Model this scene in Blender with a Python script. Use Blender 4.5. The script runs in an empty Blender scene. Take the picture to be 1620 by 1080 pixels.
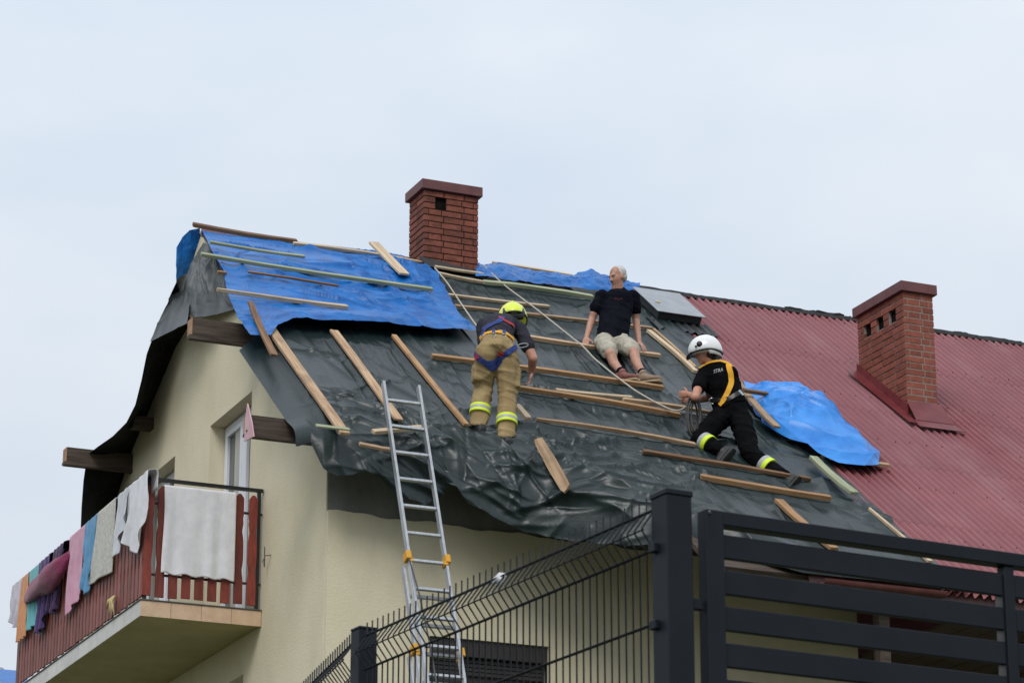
import bpy, bmesh, math, random
import numpy as np
from mathutils import Vector, Matrix, noise as mnoise
from mathutils.bvhtree import BVHTree

SC = bpy.context.scene
COL = SC.collection
rad = math.radians
random.seed(7)
RNG = np.random.default_rng(11)

# ------------------------------------------------------------------ camera
# house frame: X along the ridge, Y away from the street, Z up; (0,0,0) near the front left eave corner
FPX = 4600.0                       # focal length in photo pixels (photo 1620 x 1080)
PITCH, YAW = rad(18.1), rad(66.5)
vx, vy = math.cos(YAW), math.sin(YAW)
cp, sp = math.cos(PITCH), math.sin(PITCH)
CF = np.array([vx*cp, vy*cp, sp]); CR = np.array([vy, -vx, 0.0]); CU = np.array([-vx*sp, -vy*sp, cp])
def ray(px, py): return CF + CR*(px-810)/FPX + CU*(540-py)/FPX
CAM = -ray(520, 760)*28.5
cam_d = bpy.data.cameras.new('camera'); cam = bpy.data.objects.new('camera', cam_d); COL.objects.link(cam)
cam_d.sensor_width = 36.0; cam_d.lens = 36.0*FPX/1620.0; cam_d.clip_start = 0.5; cam_d.clip_end = 3000
cam.location = CAM
cam.rotation_euler = Matrix((CR, CU, -CF)).transposed().to_euler()
cam_d.dof.use_dof = True; cam_d.dof.focus_distance = 30.0; cam_d.dof.aperture_fstop = 13.0
SC.camera = cam

# ------------------------------------------------------------------ sky, sun, exposure (flat overcast day)
W = bpy.data.worlds.new('World'); SC.world = W; W.use_nodes = True
nt = W.node_tree; nt.nodes.clear()
def wn(t, **k):
    n = nt.nodes.new(t)
    for a, b in k.items(): setattr(n, a, b)
    return n
SUN_EL, SUN_AZ = rad(44), rad(215)     # compass-like: direction the light comes from, measured from +Y clockwise
out = wn('ShaderNodeOutputWorld'); bg = wn('ShaderNodeBackground')
sky = wn('ShaderNodeTexSky'); sky.sky_type = 'NISHITA'; sky.sun_disc = False
sky.sun_elevation = SUN_EL; sky.sun_rotation = SUN_AZ; sky.air_density = 1.5; sky.dust_density = 4.0
tc = wn('ShaderNodeTexCoord'); sep = wn('ShaderNodeSeparateXYZ'); nt.links.new(tc.outputs['Generated'], sep.inputs[0])
mr = wn('ShaderNodeMapRange'); mr.inputs['From Min'].default_value = 0.0; mr.inputs['From Max'].default_value = 1.0
mr.inputs['To Min'].default_value = 0.92; mr.inputs['To Max'].default_value = 1.55     # an overcast sky brightens towards the zenith
nt.links.new(sep.outputs['Z'], mr.inputs['Value'])
nz = wn('ShaderNodeTexNoise'); nz.inputs['Scale'].default_value = 5.0; nz.inputs['Detail'].default_value = 4.0; nz.inputs['Roughness'].default_value = 0.5
mp = wn('ShaderNodeMapping'); mp.inputs['Scale'].default_value = (1, 1, 2.2)
nt.links.new(tc.outputs['Generated'], mp.inputs[0]); nt.links.new(mp.outputs[0], nz.inputs['Vector'])
cr = wn('ShaderNodeValToRGB')
cr.color_ramp.elements[0].position = 0.30; cr.color_ramp.elements[0].color = (5.50, 6.25, 7.25, 1)
cr.color_ramp.elements[1].position = 0.72; cr.color_ramp.elements[1].color = (6.85, 7.28, 7.80, 1)
nt.links.new(nz.outputs['Fac'], cr.inputs['Fac'])
vm = wn('ShaderNodeVectorMath', operation='SCALE'); nt.links.new(cr.outputs['Color'], vm.inputs[0]); nt.links.new(mr.outputs[0], vm.inputs['Scale'])
mx = wn('ShaderNodeMix', data_type='RGBA'); mx.inputs['Factor'].default_value = 0.94     # thin veil of blue sky behind the cloud deck
nt.links.new(sky.outputs[0], mx.inputs['A']); nt.links.new(vm.outputs[0], mx.inputs['B'])
nt.links.new(mx.outputs['Result'], bg.inputs['Color']); bg.inputs['Strength'].default_value = 0.10
nt.links.new(bg.outputs[0], out.inputs[0])
sd = bpy.data.lights.new('sun', 'SUN'); sun = bpy.data.objects.new('sun', sd); COL.objects.link(sun)
sd.energy = 1.5; sd.angle = rad(25); sd.color = (1.0, 0.97, 0.93)
sdir = Vector((math.sin(SUN_AZ)*math.cos(SUN_EL), math.cos(SUN_AZ)*math.cos(SUN_EL), math.sin(SUN_EL)))
sun.rotation_euler = sdir.to_track_quat('Z', 'Y').to_euler(); sun.location = (0, -10, 30)
SC.view_settings.view_transform = 'Standard'; SC.view_settings.look = 'None'
SC.view_settings.exposure = 0.12; SC.view_settings.gamma = 1.0

# ------------------------------------------------------------------ pixel -> place helpers
KS, ZR, YR = 0.76, 4.25, 4.56          # roof: rise per metre, ridge height, ridge y
D0 = ZR - KS*YR
NL = math.sqrt(1+KS*KS)
RN = np.array([0, -KS, 1])/NL          # outward normal of the street-side slope
def onplane(px, py, n, d):
    n = np.array(n, float); r = ray(px, py); return CAM + r*((d - n@CAM)/(n@r))
def onroof(px, py, h=0.0): return onplane(px, py, (0, -KS, 1), D0 + h*NL)
def onX(px, py, x): return onplane(px, py, (1, 0, 0), x)
def onY(px, py, y): return onplane(px, py, (0, 1, 0), y)
def roofz(y): return D0 + KS*y
def proj(P):
    q = np.array(P, float)-CAM; z = q@CF; return 810+FPX*(q@CR)/z, 540-FPX*(q@CU)/z

# ------------------------------------------------------------------ materials
def rgb(c): return (c[0], c[1], c[2], 1)
MATS = {}
def M(name, c1, c2=None, scale=6, rough=0.6, bump=0.0, bscale=60, stretch=(1,1,1), metal=0.0, spec=0.5, rand=0.0, rvar=0.0, detail=5, coat=0.0, trans=0.0, sheen=0.0, contrast=(0.35, 0.65), dirt=None):
    m = bpy.data.materials.new(name); m.use_nodes = True; t = m.node_tree; b = t.nodes['Principled BSDF']
    def n(ty, **k):
        x = t.nodes.new(ty)
        for a, v in k.items(): setattr(x, a, v)
        return x
    L = t.links.new
    co = n('ShaderNodeTexCoord'); ma = n('ShaderNodeMapping'); ma.inputs['Scale'].default_value = stretch
    L(co.outputs['Object'], ma.inputs[0])
    b.inputs['Roughness'].default_value = rough; b.inputs['Metallic'].default_value = metal
    b.inputs['Specular IOR Level'].default_value = spec
    if coat: b.inputs['Coat Weight'].default_value = coat
    if sheen: b.inputs['Sheen Weight'].default_value = sheen
    col = None
    if c2 is not None:
        nz = n('ShaderNodeTexNoise'); nz.inputs['Scale'].default_value = scale; nz.inputs['Detail'].default_value = detail; nz.inputs['Roughness'].default_value = 0.6
        oi0 = n('ShaderNodeObjectInfo'); ad = n('ShaderNodeVectorMath', operation='ADD'); ml0 = n('ShaderNodeMath', operation='MULTIPLY'); ml0.inputs[1].default_value = 37.0
        L(oi0.outputs['Random'], ml0.inputs[0]); L(ma.outputs[0], ad.inputs[0]); L(ml0.outputs[0], ad.inputs[1]); L(ad.outputs[0], nz.inputs['Vector'])
        rp = n('ShaderNodeValToRGB'); rp.color_ramp.elements[0].position = contrast[0]; rp.color_ramp.elements[1].position = contrast[1]
        rp.color_ramp.elements[0].color = rgb(c1); rp.color_ramp.elements[1].color = rgb(c2)
        L(nz.outputs['Fac'], rp.inputs['Fac']); col = rp.outputs['Color']
        if rvar:
            mrr = n('ShaderNodeMapRange'); mrr.inputs['To Min'].default_value = rough-rvar; mrr.inputs['To Max'].default_value = rough+rvar
            L(nz.outputs['Fac'], mrr.inputs['Value']); L(mrr.outputs[0], b.inputs['Roughness'])
    if rand:
        oi = n('ShaderNodeObjectInfo'); hs = n('ShaderNodeHueSaturation')
        mrv = n('ShaderNodeMapRange'); mrv.inputs['To Min'].default_value = 1-rand; mrv.inputs['To Max'].default_value = 1+rand
        L(oi.outputs['Random'], mrv.inputs['Value']); L(mrv.outputs[0], hs.inputs['Value'])
        if col is not None: L(col, hs.inputs['Color'])
        else: hs.inputs['Color'].default_value = rgb(c1)
        col = hs.outputs['Color']
    if dirt:
        dc, dsc, dst, lo, hi, am = dirt
        ge = n('ShaderNodeNewGeometry'); dm = n('ShaderNodeMapping'); dm.inputs['Scale'].default_value = dst; L(ge.outputs['Position'], dm.inputs[0])
        dn = n('ShaderNodeTexNoise'); dn.inputs['Scale'].default_value = dsc; dn.inputs['Detail'].default_value = 6; dn.inputs['Roughness'].default_value = .65; L(dm.outputs[0], dn.inputs['Vector'])
        dr = n('ShaderNodeMapRange'); dr.inputs['From Min'].default_value = lo; dr.inputs['From Max'].default_value = hi; dr.inputs['To Max'].default_value = am; L(dn.outputs['Fac'], dr.inputs['Value'])
        dx = n('ShaderNodeMix', data_type='RGBA'); L(dr.outputs[0], dx.inputs['Factor']); dx.inputs['B'].default_value = rgb(dc)
        if col is not None: L(col, dx.inputs['A'])
        else: dx.inputs['A'].default_value = rgb(c1)
        col = dx.outputs['Result']
    if col is not None: L(col, b.inputs['Base Color'])
    else: b.inputs['Base Color'].default_value = rgb(c1)
    if bump:
        nb = n('ShaderNodeTexNoise'); nb.inputs['Scale'].default_value = bscale; nb.inputs['Detail'].default_value = 4
        L(ma.outputs[0], nb.inputs['Vector'])
        bp = n('ShaderNodeBump'); bp.inputs['Strength'].default_value = bump; bp.inputs['Distance'].default_value = 0.01
        L(nb.outputs['Fac'], bp.inputs['Height']); L(bp.outputs[0], b.inputs['Normal'])
    if trans:
        b.inputs['Transmission Weight'].default_value = trans
    MATS[name] = m
    return m
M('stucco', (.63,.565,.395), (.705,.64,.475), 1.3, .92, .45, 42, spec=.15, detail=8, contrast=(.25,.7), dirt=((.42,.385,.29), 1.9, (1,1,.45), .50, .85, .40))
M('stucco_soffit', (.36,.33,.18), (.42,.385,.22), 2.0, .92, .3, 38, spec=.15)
M('cement', (.17,.168,.158), (.28,.275,.255), 2.2, .9, .3, 30, stretch=(1,1,.5), spec=.2, detail=8)
M('tile_long', (.52,.50,.46), (.60,.58,.53), 9, .45, rand=.08)
M('tile_short', (.52,.36,.24), (.62,.45,.31), 7, .45, rand=.06)
M('drip_metal', (.12,.115,.11), None, rough=.5, metal=.4)
M('red_slat', (.125,.019,.012), (.215,.036,.021), 9, .55, .15, 40, stretch=(3,3,.6), rand=.28)
M('old_slat', (.155,.045,.035), (.25,.085,.065), 9, .6, .15, 40, stretch=(3,3,.6), rand=.22)
M('black_rail', (.012,.012,.014), None, rough=.42)
M('white_pvc', (.74,.75,.78), None, rough=.35)
M('glass', (.05,.06,.07), (.09,.10,.11), .8, .06, spec=.9)
M('curtain', (.42,.40,.36), (.52,.50,.46), 5, .9, stretch=(1,14,.4))
M('brown_frame', (.018,.014,.012), (.03,.024,.02), 6, .5)
M('dark_wood', (.040,.028,.021), (.098,.073,.056), 5, .75, .25, 40, stretch=(.5,6,6), spec=.3)
M('saw_end', (.30,.17,.10), (.42,.26,.16), 12, .8, .2, 50)
M('pine', (.30,.19,.11), (.50,.35,.22), 3.2, .75, .3, 45, stretch=(.5,8,8), rand=.22, spec=.25, dirt=((.12,.085,.06), 3, (1,1,1), .5, .8, .6))
M('pine_pale', (.42,.31,.20), (.60,.48,.33), 3.2, .75, .3, 45, stretch=(.5,8,8), rand=.18, spec=.25, dirt=((.20,.15,.11), 3, (1,1,1), .52, .8, .6))
M('pine_orange', (.27,.145,.065), (.43,.26,.135), 3.2, .7, .3, 45, stretch=(.5,8,8), rand=.2, spec=.25, dirt=((.11,.07,.045), 3, (1,1,1), .5, .8, .6))
M('pine_dark', (.10,.055,.03), (.25,.145,.08), 3.2, .75, .25, 45, stretch=(.5,8,8), rand=.15, spec=.25)
M('pine_green', (.22,.25,.15), (.40,.42,.28), 3.0, .75, .2, 45, stretch=(.5,8,8), rand=.1, spec=.25)
M('tarp_dark', (.0055,.0135,.0138), (.0110,.0220,.0222), 2.5, .37, .20, 26, stretch=(.35,1.6,1.6), spec=.45, rvar=.07, detail=6, dirt=((.036,.047,.048), 1.0, (1,.5,.5), .5, .9, .5))
M('tarp_grey', (.045,.052,.054), (.10,.112,.115), 4, .5, .3, 30, stretch=(1,1,.4), rvar=.08)
M('tarp_back', (.0035,.004,.0042), (.008,.009,.0095), 4, .6, .2, 30, spec=.25)
M('tarp_blue', (.003,.084,.31), (.008,.142,.45), 5, .38, .12, 30, spec=.3, rvar=.07)
M('tarp_pale_blue', (.012,.165,.55), (.035,.26,.72), 4, .34, .15, 30, spec=.4, rvar=.06)
M('brick', (.145,.044,.028), (.225,.072,.046), 14, .8, .3, 90, rand=.25, spec=.3, detail=8, dirt=((.022,.015,.012), 3.2, (1,1,1.4), .54, .76, .8))
M('brick_right', (.185,.054,.035), (.26,.080,.052), 14, .8, .3, 90, rand=.2, spec=.3, detail=8, dirt=((.07,.03,.024), 3.0, (1,1,1.4), .56, .85, .6))
M('mortar_dark', (.030,.016,.013), (.055,.03,.024), 20, .95, .2, 60, spec=.1)
M('mortar_grey', (.20,.17,.15), (.27,.235,.205), 20, .95, .2, 60, spec=.1)
M('hole_dark', (.004,.004,.004), (.010,.008,.007), 10, .95, spec=.1)  # near-black paint for the darkness inside the chimney openings
M('cap_red', (.105,.032,.033), (.145,.047,.046), 5, .55, .1, 20)
M('flash_red', (.115,.012,.014), (.16,.024,.026), 5, .45, .1, 20)
M('roof_red', (.20,.057,.065), (.265,.088,.096), 1.7, .47, .10, 60, rand=.07, spec=.45, detail=8, contrast=(.2,.8), dirt=((.33,.19,.195), 1.5, (1.6,.35,.35), .50, .85, .55))
M('ridge_black', (.008,.008,.009), (.03,.03,.03), 12, .8, .4, 30)
M('lead_grey', (.20,.215,.23), (.28,.30,.32), 5, .32, .1, 20, metal=.2, spec=.6)
M('hatch_side', (.02,.023,.025), (.035,.038,.04), 5, .5)
M('alu', (.36,.375,.395), (.47,.485,.50), 9, .45, .05, 60, metal=.7, stretch=(4,4,.5))
M('alu_dark', (.06,.06,.06), None, rough=.6)
M('clamp_yellow', (.62,.30,.015), None, rough=.5)
M('fence_paint', (.0085,.0115,.0165), (.0115,.015,.0205), 3, .5, .05, 200, spec=.16)
M('fence_wire', (.008,.010,.014), None, rough=.5, spec=.2)
M('soffit_wood', (.05,.028,.02), (.085,.05,.036), 5, .7, stretch=(1,8,1))
M('gutter_red', (.10,.03,.028), (.14,.05,.045), 6, .4)
M('ground', (.045,.06,.022), (.09,.085,.05), .6, .95, .4, 8, detail=8)
M('rope', (.36,.33,.27), (.50,.46,.38), 60, .85, .3, 150)
M('rope_dark', (.06,.058,.055), (.11,.10,.09), 60, .85, .3, 150)
M('skin', (.42,.19,.125), (.52,.26,.18), 9, .5, .08, 120, spec=.4)
M('skin_pale', (.37,.185,.125), (.48,.26,.185), 14, .5, .1, 120, spec=.4)
M('hair_grey', (.42,.40,.38), (.60,.58,.56), 40, .8, .4, 150)
M('hair_dark', (.02,.013,.01), (.04,.026,.02), 40, .7, .4, 150)
M('cloth_navy', (.005,.0055,.0095), (.009,.010,.016), 8, .95, .2, 90, spec=.05)
M('cloth_black', (.003,.003,.0035), (.006,.006,.007), 8, .95, .2, 90, spec=.05)
M('cloth_slate', (.026,.026,.036), (.045,.045,.060), 8, .9, .2, 90, spec=.1)
M('cloth_khaki', (.26,.185,.088), (.35,.258,.130), 6, .88, .3, 90, spec=.2)
M('cloth_shorts', (.30,.28,.22), (.46,.43,.35), 14, .9, .3, 90, spec=.2)
M('hi_vis', (.62,.78,.03), None, rough=.55)
M('silver_tape', (.36,.37,.37), None, rough=.45)
M('helmet_yellow', (.62,.72,.02), (.70,.80,.04), 5, .25, coat=.4)
M('helmet_white', (.70,.71,.70), (.78,.79,.78), 5, .25, coat=.4)
M('black_plastic', (.008,.008,.009), None, rough=.4)
M('strap_blue', (.012,.03,.15), (.02,.045,.21), 20, .8)
M('strap_red', (.36,.02,.035), None, rough=.8)
M('strap_yellow', (.66,.31,.012), (.74,.38,.02), 20, .75)
M('steel', (.6,.6,.6), None, rough=.25, metal=.9)
M('boot', (.012,.012,.012), (.03,.029,.028), 12, .6, .2, 60)
M('shoe', (.20,.135,.085), (.30,.21,.14), 14, .75, .2, 60)
M('shoe_red', (.16,.055,.045), (.24,.09,.07), 14, .75, .2, 60)
M('sole', (.34,.26,.17), (.42,.33,.22), 14, .8)
M('print_white', (.75,.75,.75), None, rough=.8)
M('print_red', (.10,.012,.014), None, rough=.8)
M('print_orange', (.42,.10,.03), None, rough=.6)
M('pink_metal', (.50,.27,.29), (.60,.36,.38), 5, .5)
M('towel_white', (.66,.66,.70), (.74,.74,.77), 8, .95, .5, 160, sheen=.2, spec=.1)
M('cloth_greywhite', (.50,.53,.57), (.60,.62,.65), 8, .95, .4, 120, sheen=.2, spec=.1)
M('rug_beige', (.40,.385,.34), (.58,.56,.51), 26, .95, .5, 120, sheen=.2, spec=.1)
M('towel_blue', (.09,.24,.42), (.14,.34,.55), 8, .95, .5, 160, sheen=.2, spec=.1)
M('towel_pink', (.56,.27,.38), (.64,.35,.45), 8, .95, .5, 160, sheen=.2, spec=.1)
M('blanket_burgundy', (.16,.014,.055), (.25,.03,.095), 6, .85, .4, 60, stretch=(1,1,8), sheen=.3, spec=.2)
M('cloth_purple', (.05,.032,.11), (.09,.055,.17), 8, .9, .3, 90, sheen=.2, spec=.2)
M('cloth_violet', (.045,.022,.07), (.075,.04,.11), 8, .9, .3, 90, sheen=.2, spec=.2)
M('cloth_teal', (.10,.36,.40), (.17,.47,.50), 30, .9, .3, 90, stretch=(1,1,6), sheen=.2, spec=.2)
M('cloth_orange', (.52,.21,.09), (.62,.32,.16), 30, .9, .3, 90, stretch=(1,6,.5), sheen=.2, spec=.2)
M('cloth_lilac', (.50,.46,.54), (.60,.57,.63), 8, .95, .4, 120, sheen=.2, spec=.1)
M('yellow_scrap', (.46,.36,.16), (.62,.50,.27), 25, .95, .5, 90)
M('neighbour_roof', (.17,.18,.19), (.24,.25,.26), 4, .6)

# ------------------------------------------------------------------ mesh builder
def arr(p): return np.array(p, float)
def unit(v):
    v = arr(v); n = np.linalg.norm(v); return v/n if n > 1e-12 else v
class MB:
    def __init__(s): s.v = []; s.f = []; s.m = []; s.mats = None
    def add(s, vs, fs, mi=0):
        o = len(s.v); s.v.extend([tuple(float(c) for c in p) for p in vs]); s.f.extend([tuple(i+o for i in f) for f in fs]); s.m.extend([mi]*len(fs)); return s
    def frame_box(s, c, ax, ay, az, hx, hy, hz, mi=0):
        c, ax, ay, az = arr(c), arr(ax), arr(ay), arr(az)
        vs = [c+ax*hx*i+ay*hy*j+az*hz*k for k in (-1,1) for j in (-1,1) for i in (-1,1)]
        return s.add(vs, [(0,2,3,1),(4,5,7,6),(0,1,5,4),(2,6,7,3),(1,3,7,5),(0,4,6,2)], mi)
    def box(s, x0, x1, y0, y1, z0, z1, mi=0):
        return s.frame_box(((x0+x1)/2,(y0+y1)/2,(z0+z1)/2), (1,0,0),(0,1,0),(0,0,1), (x1-x0)/2,(y1-y0)/2,(z1-z0)/2, mi)
    def bar(s, p, q, w, t, up=(0,0,1), mi=0):
        p, q = arr(p), arr(q); d = unit(q-p); sd_ = unit(np.cross(d, up)); u = np.cross(sd_, d)
        return s.frame_box((p+q)/2, d, sd_, u, np.linalg.norm(q-p)/2, w/2, t/2, mi)
    def rings(s, rs, closed=True, caps=True, mi=0):
        n = len(rs[0]); o = len(s.v)
        for r in rs: s.v.extend([tuple(float(c) for c in p) for p in r])
        k = n if closed else n-1
        for i in range(len(rs)-1):
            for j in range(k):
                a = o+i*n+j; b = o+i*n+(j+1) % n; s.f.append((a, b, b+n, a+n)); s.m.append(mi)
        if caps and closed:
            s.f.append(tuple(o+j for j in reversed(range(n)))); s.f.append(tuple(o+(len(rs)-1)*n+j for j in range(n))); s.m += [mi, mi]
        return s
    def tube(s, pts, r, n=8, mi=0, closed=False):
        pts = [arr(p) for p in pts]; rs = []; prev = None
        for i, p in enumerate(pts):
            d = unit((pts[min(i+1, len(pts)-1)]-pts[max(i-1, 0)]))
            a = np.cross(d, (0,0,1)) if prev is None else prev-d*(prev@d)
            if np.linalg.norm(a) < 1e-6: a = np.cross(d, (0,1,0))
            a = unit(a); b = np.cross(d, a); prev = a
            rr = r[i] if hasattr(r, '__len__') else r
            rs.append([p+(a*math.cos(t)+b*math.sin(t))*rr for t in [2*math.pi*j/n for j in range(n)]])
        return s.rings(rs, True, True, mi)
    def grid(s, P, mi=0):
        nr, nc = P.shape[:2]; o = len(s.v); s.v.extend(map(tuple, P.reshape(-1, 3).tolist()))
        for i in range(nr-1):
            for j in range(nc-1):
                a = o+i*nc+j; s.f.append((a, a+nc, a+nc+1, a+1)); s.m.append(mi)
        return s
    def prism(s, poly, d, mi=0):
        """closed polygon (list of 3-d points) pushed along d"""
        poly = [arr(p) for p in poly]; d = arr(d); n = len(poly); o = len(s.v)
        s.v.extend([tuple(p) for p in poly]); s.v.extend([tuple(p+d) for p in poly])
        s.f.append(tuple(o+i for i in range(n))); s.f.append(tuple(o+n+i for i in reversed(range(n)))); s.m += [mi, mi]
        for i in range(n):
            j = (i+1) % n; s.f.append((o+i, o+n+i, o+n+j, o+j)); s.m.append(mi)
        return s
    # ---- body primitives
    def cap(s, p, q, r1, r2, n=12):
        p, q = arr(p), arr(q); d = unit(q-p); a = np.cross(d, (0.3,0.2,1)); a = unit(a); b = np.cross(d, a); L = np.linalg.norm(q-p)
        prof = [(-r1*math.cos(t), r1*math.sin(t)) for t in np.linspace(0.12, math.pi/2, 4)]
        prof += [(L+r2*math.sin(t), r2*math.cos(t)) for t in np.linspace(0, math.pi/2-.12, 4)]
        return s.rings([[p+d*h+(a*math.cos(t)+b*math.sin(t))*r for t in [2*math.pi*j/n for j in range(n)]] for h, r in prof])
    def chain(s, pts, rs, n=12):
        for i in range(len(pts)-1): s.cap(pts[i], pts[i+1], rs[i], rs[i+1], n)
        return s
    def ell(s, c, r, ax=((1,0,0),(0,1,0),(0,0,1)), n=14):
        c = arr(c); ax = [unit(a) for a in ax]; rg = []
        for t in np.linspace(.08, math.pi-.08, 10):
            rg.append([c+ax[2]*(-r[2]*math.cos(t))+(ax[0]*r[0]*math.cos(u)+ax[1]*r[1]*math.sin(u))*math.sin(t) for u in [2*math.pi*j/n for j in range(n)]])
        return s.rings(rg)
    def loft(s, secs, n=18, power=2.0):
        """secs: (centre, side vec, front vec, half width, half depth)"""
        rg = []
        for c, sv, fv, w, d in secs:
            c, sv, fv = arr(c), unit(sv), unit(fv); ring = []
            for u in [2*math.pi*j/n for j in range(n)]:
                cu, su = math.cos(u), math.sin(u)
                ring.append(c+sv*w*math.copysign(abs(cu)**(2/power), cu)+fv*d*math.copysign(abs(su)**(2/power), su))
            rg.append(ring)
        return s.rings(rg)
    def mesh(s, name, mats, base=(0,0,0), smooth=False, sharp=None):
        me = bpy.data.meshes.new(name); b = arr(base)
        V = np.array(s.v, float).reshape(-1, 3)-b
        me.from_pydata(V.tolist(), [], s.f)
        for m in (mats if isinstance(mats, (list, tuple)) else [mats]): me.materials.append(MATS[m])
        if len(set(s.m)) > 1: me.polygons.foreach_set('material_index', s.m)
        if smooth: me.polygons.foreach_set('use_smooth', [True]*len(me.polygons))
        me.update()
        if sharp: me.set_sharp_from_angle(angle=rad(sharp))
        return me
    def build(s, name, mats, parent=None, smooth=False, sharp=None, bevel=0.0):
        base = root_loc(parent)
        me = s.mesh(name, mats, base, smooth, sharp)
        if bevel: bevel_mesh(me, bevel)
        return link(name, me, parent)
def bevel_mesh(me, w):
    bm = bmesh.new(); bm.from_mesh(me); bmesh.ops.bevel(bm, geom=list(bm.edges), offset=w, segments=1, affect='EDGES'); bm.to_mesh(me); bm.free()
def root_loc(o):
    l = np.zeros(3)
    while o is not None: l = l+arr(o.location); o = o.parent
    return l
def link(name, me, parent=None, loc=None, rot=None):
    o = bpy.data.objects.new(name, me); COL.objects.link(o)
    if parent is not None: o.parent = parent
    if loc is not None: o.location = loc
    if rot is not None: o.rotation_euler = rot
    return o
def tag(o, label=None, cat=None, group=None, kind=None):
    if label: o['label'] = label
    if cat: o['category'] = cat
    if group: o['group'] = group
    if kind: o['kind'] = kind
    return o
def thing(name, label, cat, loc=(0,0,0), group=None):
    o = bpy.data.objects.new(name, None); COL.objects.link(o); o.location = tuple(float(c) for c in loc); o.empty_display_size = .2
    return tag(o, label, cat, group)
def single(mb, name, mats, label, cat, base, group=None, smooth=False, sharp=None, bevel=0.0):
    """a thing that is one mesh, origin at its base"""
    me = mb.mesh(name, mats, base, smooth, sharp)
    if bevel: bevel_mesh(me, bevel)
    return tag(link(name, me, None, tuple(float(c) for c in base)), label, cat, group)

# ------------------------------------------------------------------ numpy noise
TAB = RNG.random((256, 256))
def vn(u, v, seed=0):
    u = np.asarray(u, float)+seed*17.31; v = np.asarray(v, float)+seed*9.77
    i = np.floor(u).astype(int); j = np.floor(v).astype(int); a = u-i; b = v-j
    a = a*a*a*(a*(a*6-15)+10); b = b*b*b*(b*(b*6-15)+10)
    t = lambda x, y: TAB[x % 256, y % 256]
    return (t(i,j)*(1-a)+t(i+1,j)*a)*(1-b)+(t(i,j+1)*(1-a)+t(i+1,j+1)*a)*b
def fbm(u, v, seed=0, oct=4):
    r = 0; am = .5; fr = 1
    for o in range(oct): r = r+am*(vn(u*fr, v*fr, seed+o*3)-.5)*2; am *= .5; fr *= 2.03
    return r
def ridge(u, v, seed=0, oct=3):
    r = 0; am = .6; fr = 1
    for o in range(oct):
        n = 1-np.abs(2*vn(u*fr, v*fr, seed+o*5)-1); r = r+am*n**2.6; am *= .5; fr *= 2.1
    return r
def interp_poly(pts, t):
    pts = np.array(pts, float); d = np.r_[0, np.cumsum(np.linalg.norm(np.diff(pts, axis=0), axis=1))]; d /= d[-1]
    return np.stack([np.interp(t, d, pts[:, c]) for c in range(pts.shape[1])], -1)
def coons(top, bottom, left, right, nu, nv):
    """four boundary polylines (3-d): top/bottom run left to right, left/right run downwards"""
    u = np.linspace(0, 1, nu); v = np.linspace(0, 1, nv)
    T, B_, L_, R_ = interp_poly(top, u), interp_poly(bottom, u), interp_poly(left, v), interp_poly(right, v)
    U = u[None, :, None]; V = v[:, None, None]
    return (1-V)*T[None]+V*B_[None]+(1-U)*L_[:, None]+U*R_[:, None]-((1-U)*(1-V)*T[0]+U*(1-V)*T[-1]+(1-U)*V*B_[0]+U*V*B_[-1])
def gnormals(P):
    a = np.gradient(P, axis=0); b = np.gradient(P, axis=1); n = np.cross(a, b)
    return n/np.maximum(np.linalg.norm(n, axis=-1, keepdims=True), 1e-9)
def displaced(P, h, toward=None):
    n = gnormals(P)
    ref = RN if toward is None else arr(toward)
    sgn = np.sign((n*ref).sum(-1, keepdims=True)); sgn[sgn == 0] = 1
    return P+n*sgn*h[..., None]
# ------------------------------------------------------------------ ground
GH = -3.9                                  # ground at the house
def ground_z(y):
    return float(np.interp(y, [-60, -24, -4, 20, 80, 300], [-9.4, -9.16, GH, GH, GH+1.0, GH+3.0]))
ys = np.r_[np.linspace(-500, -60, 8), np.linspace(-55, 25, 60), np.linspace(30, 500, 12)]
xs = np.r_[np.linspace(-500, -40, 8), np.linspace(-35, 45, 60), np.linspace(50, 500, 8)]
G = np.zeros((len(ys), len(xs), 3))
for i, y in enumerate(ys):
    for j, x in enumerate(xs): G[i, j] = (x, y, ground_z(y)+.05*math.sin(x*.7)*math.cos(y*.5)-(.1 if -2 < y < 12 else 0))
gm = MB(); gm.grid(G)
tag(gm.build('ground', 'ground', smooth=True), kind='structure')

# ------------------------------------------------------------------ the house
house = thing('house', 'cream plastered house with a storm-damaged red roof patched with tarpaulins', 'house', (0, 0, GH))
def wall_prisms(mb, strips, thick):
    """strips on the gable plane x=0: (y0, y1, z0, z1a, z1b)"""
    for y0, y1, z0, za, zb in strips:
        mb.prism([(0, y0, z0), (0, y1, z0), (0, y1, zb), (0, y0, za)], (thick, 0, 0))
def gtop(y): return ZR-KS*abs(y-YR)-.17
DZ, DY0, DY1, WY0, WY1 = 1.62, 2.48, 3.93, 5.25, 6.91
g = MB()
FL = -.90
def strip(y0, y1, z0, z1=None):
    wall_prisms(g, [(y0, y1, z0, gtop(y0) if z1 is None else z1, gtop(y1) if z1 is None else z1)], .30)
strip(.06, DY0, GH-.3)
LWY0, LWY1, LWT, LWB = 2.5, 3.75, -1.45, -2.7
strip(DY0, DY1, DZ)                                            # over the balcony door
wall_prisms(g, [(DY0, LWY0, GH-.3, FL, FL), (LWY0, LWY1, LWT, FL, FL), (LWY0, LWY1, GH-.3, LWB, LWB), (LWY1, DY1, GH-.3, FL, FL)], .30)
strip(DY1, YR, GH-.3); strip(YR, WY0, GH-.3)
strip(WY0, WY1, DZ); wall_prisms(g, [(WY0, WY1, GH-.3, FL, FL)], .30)
strip(WY1, 9.12, GH-.3)
g.build('gable_wall', 'stucco', house)
w = MB()
WX0, WX1, WZ0, WZ1 = 1.08, 2.36, -2.65, -1.45                  # ground-floor window on the street side
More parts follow.
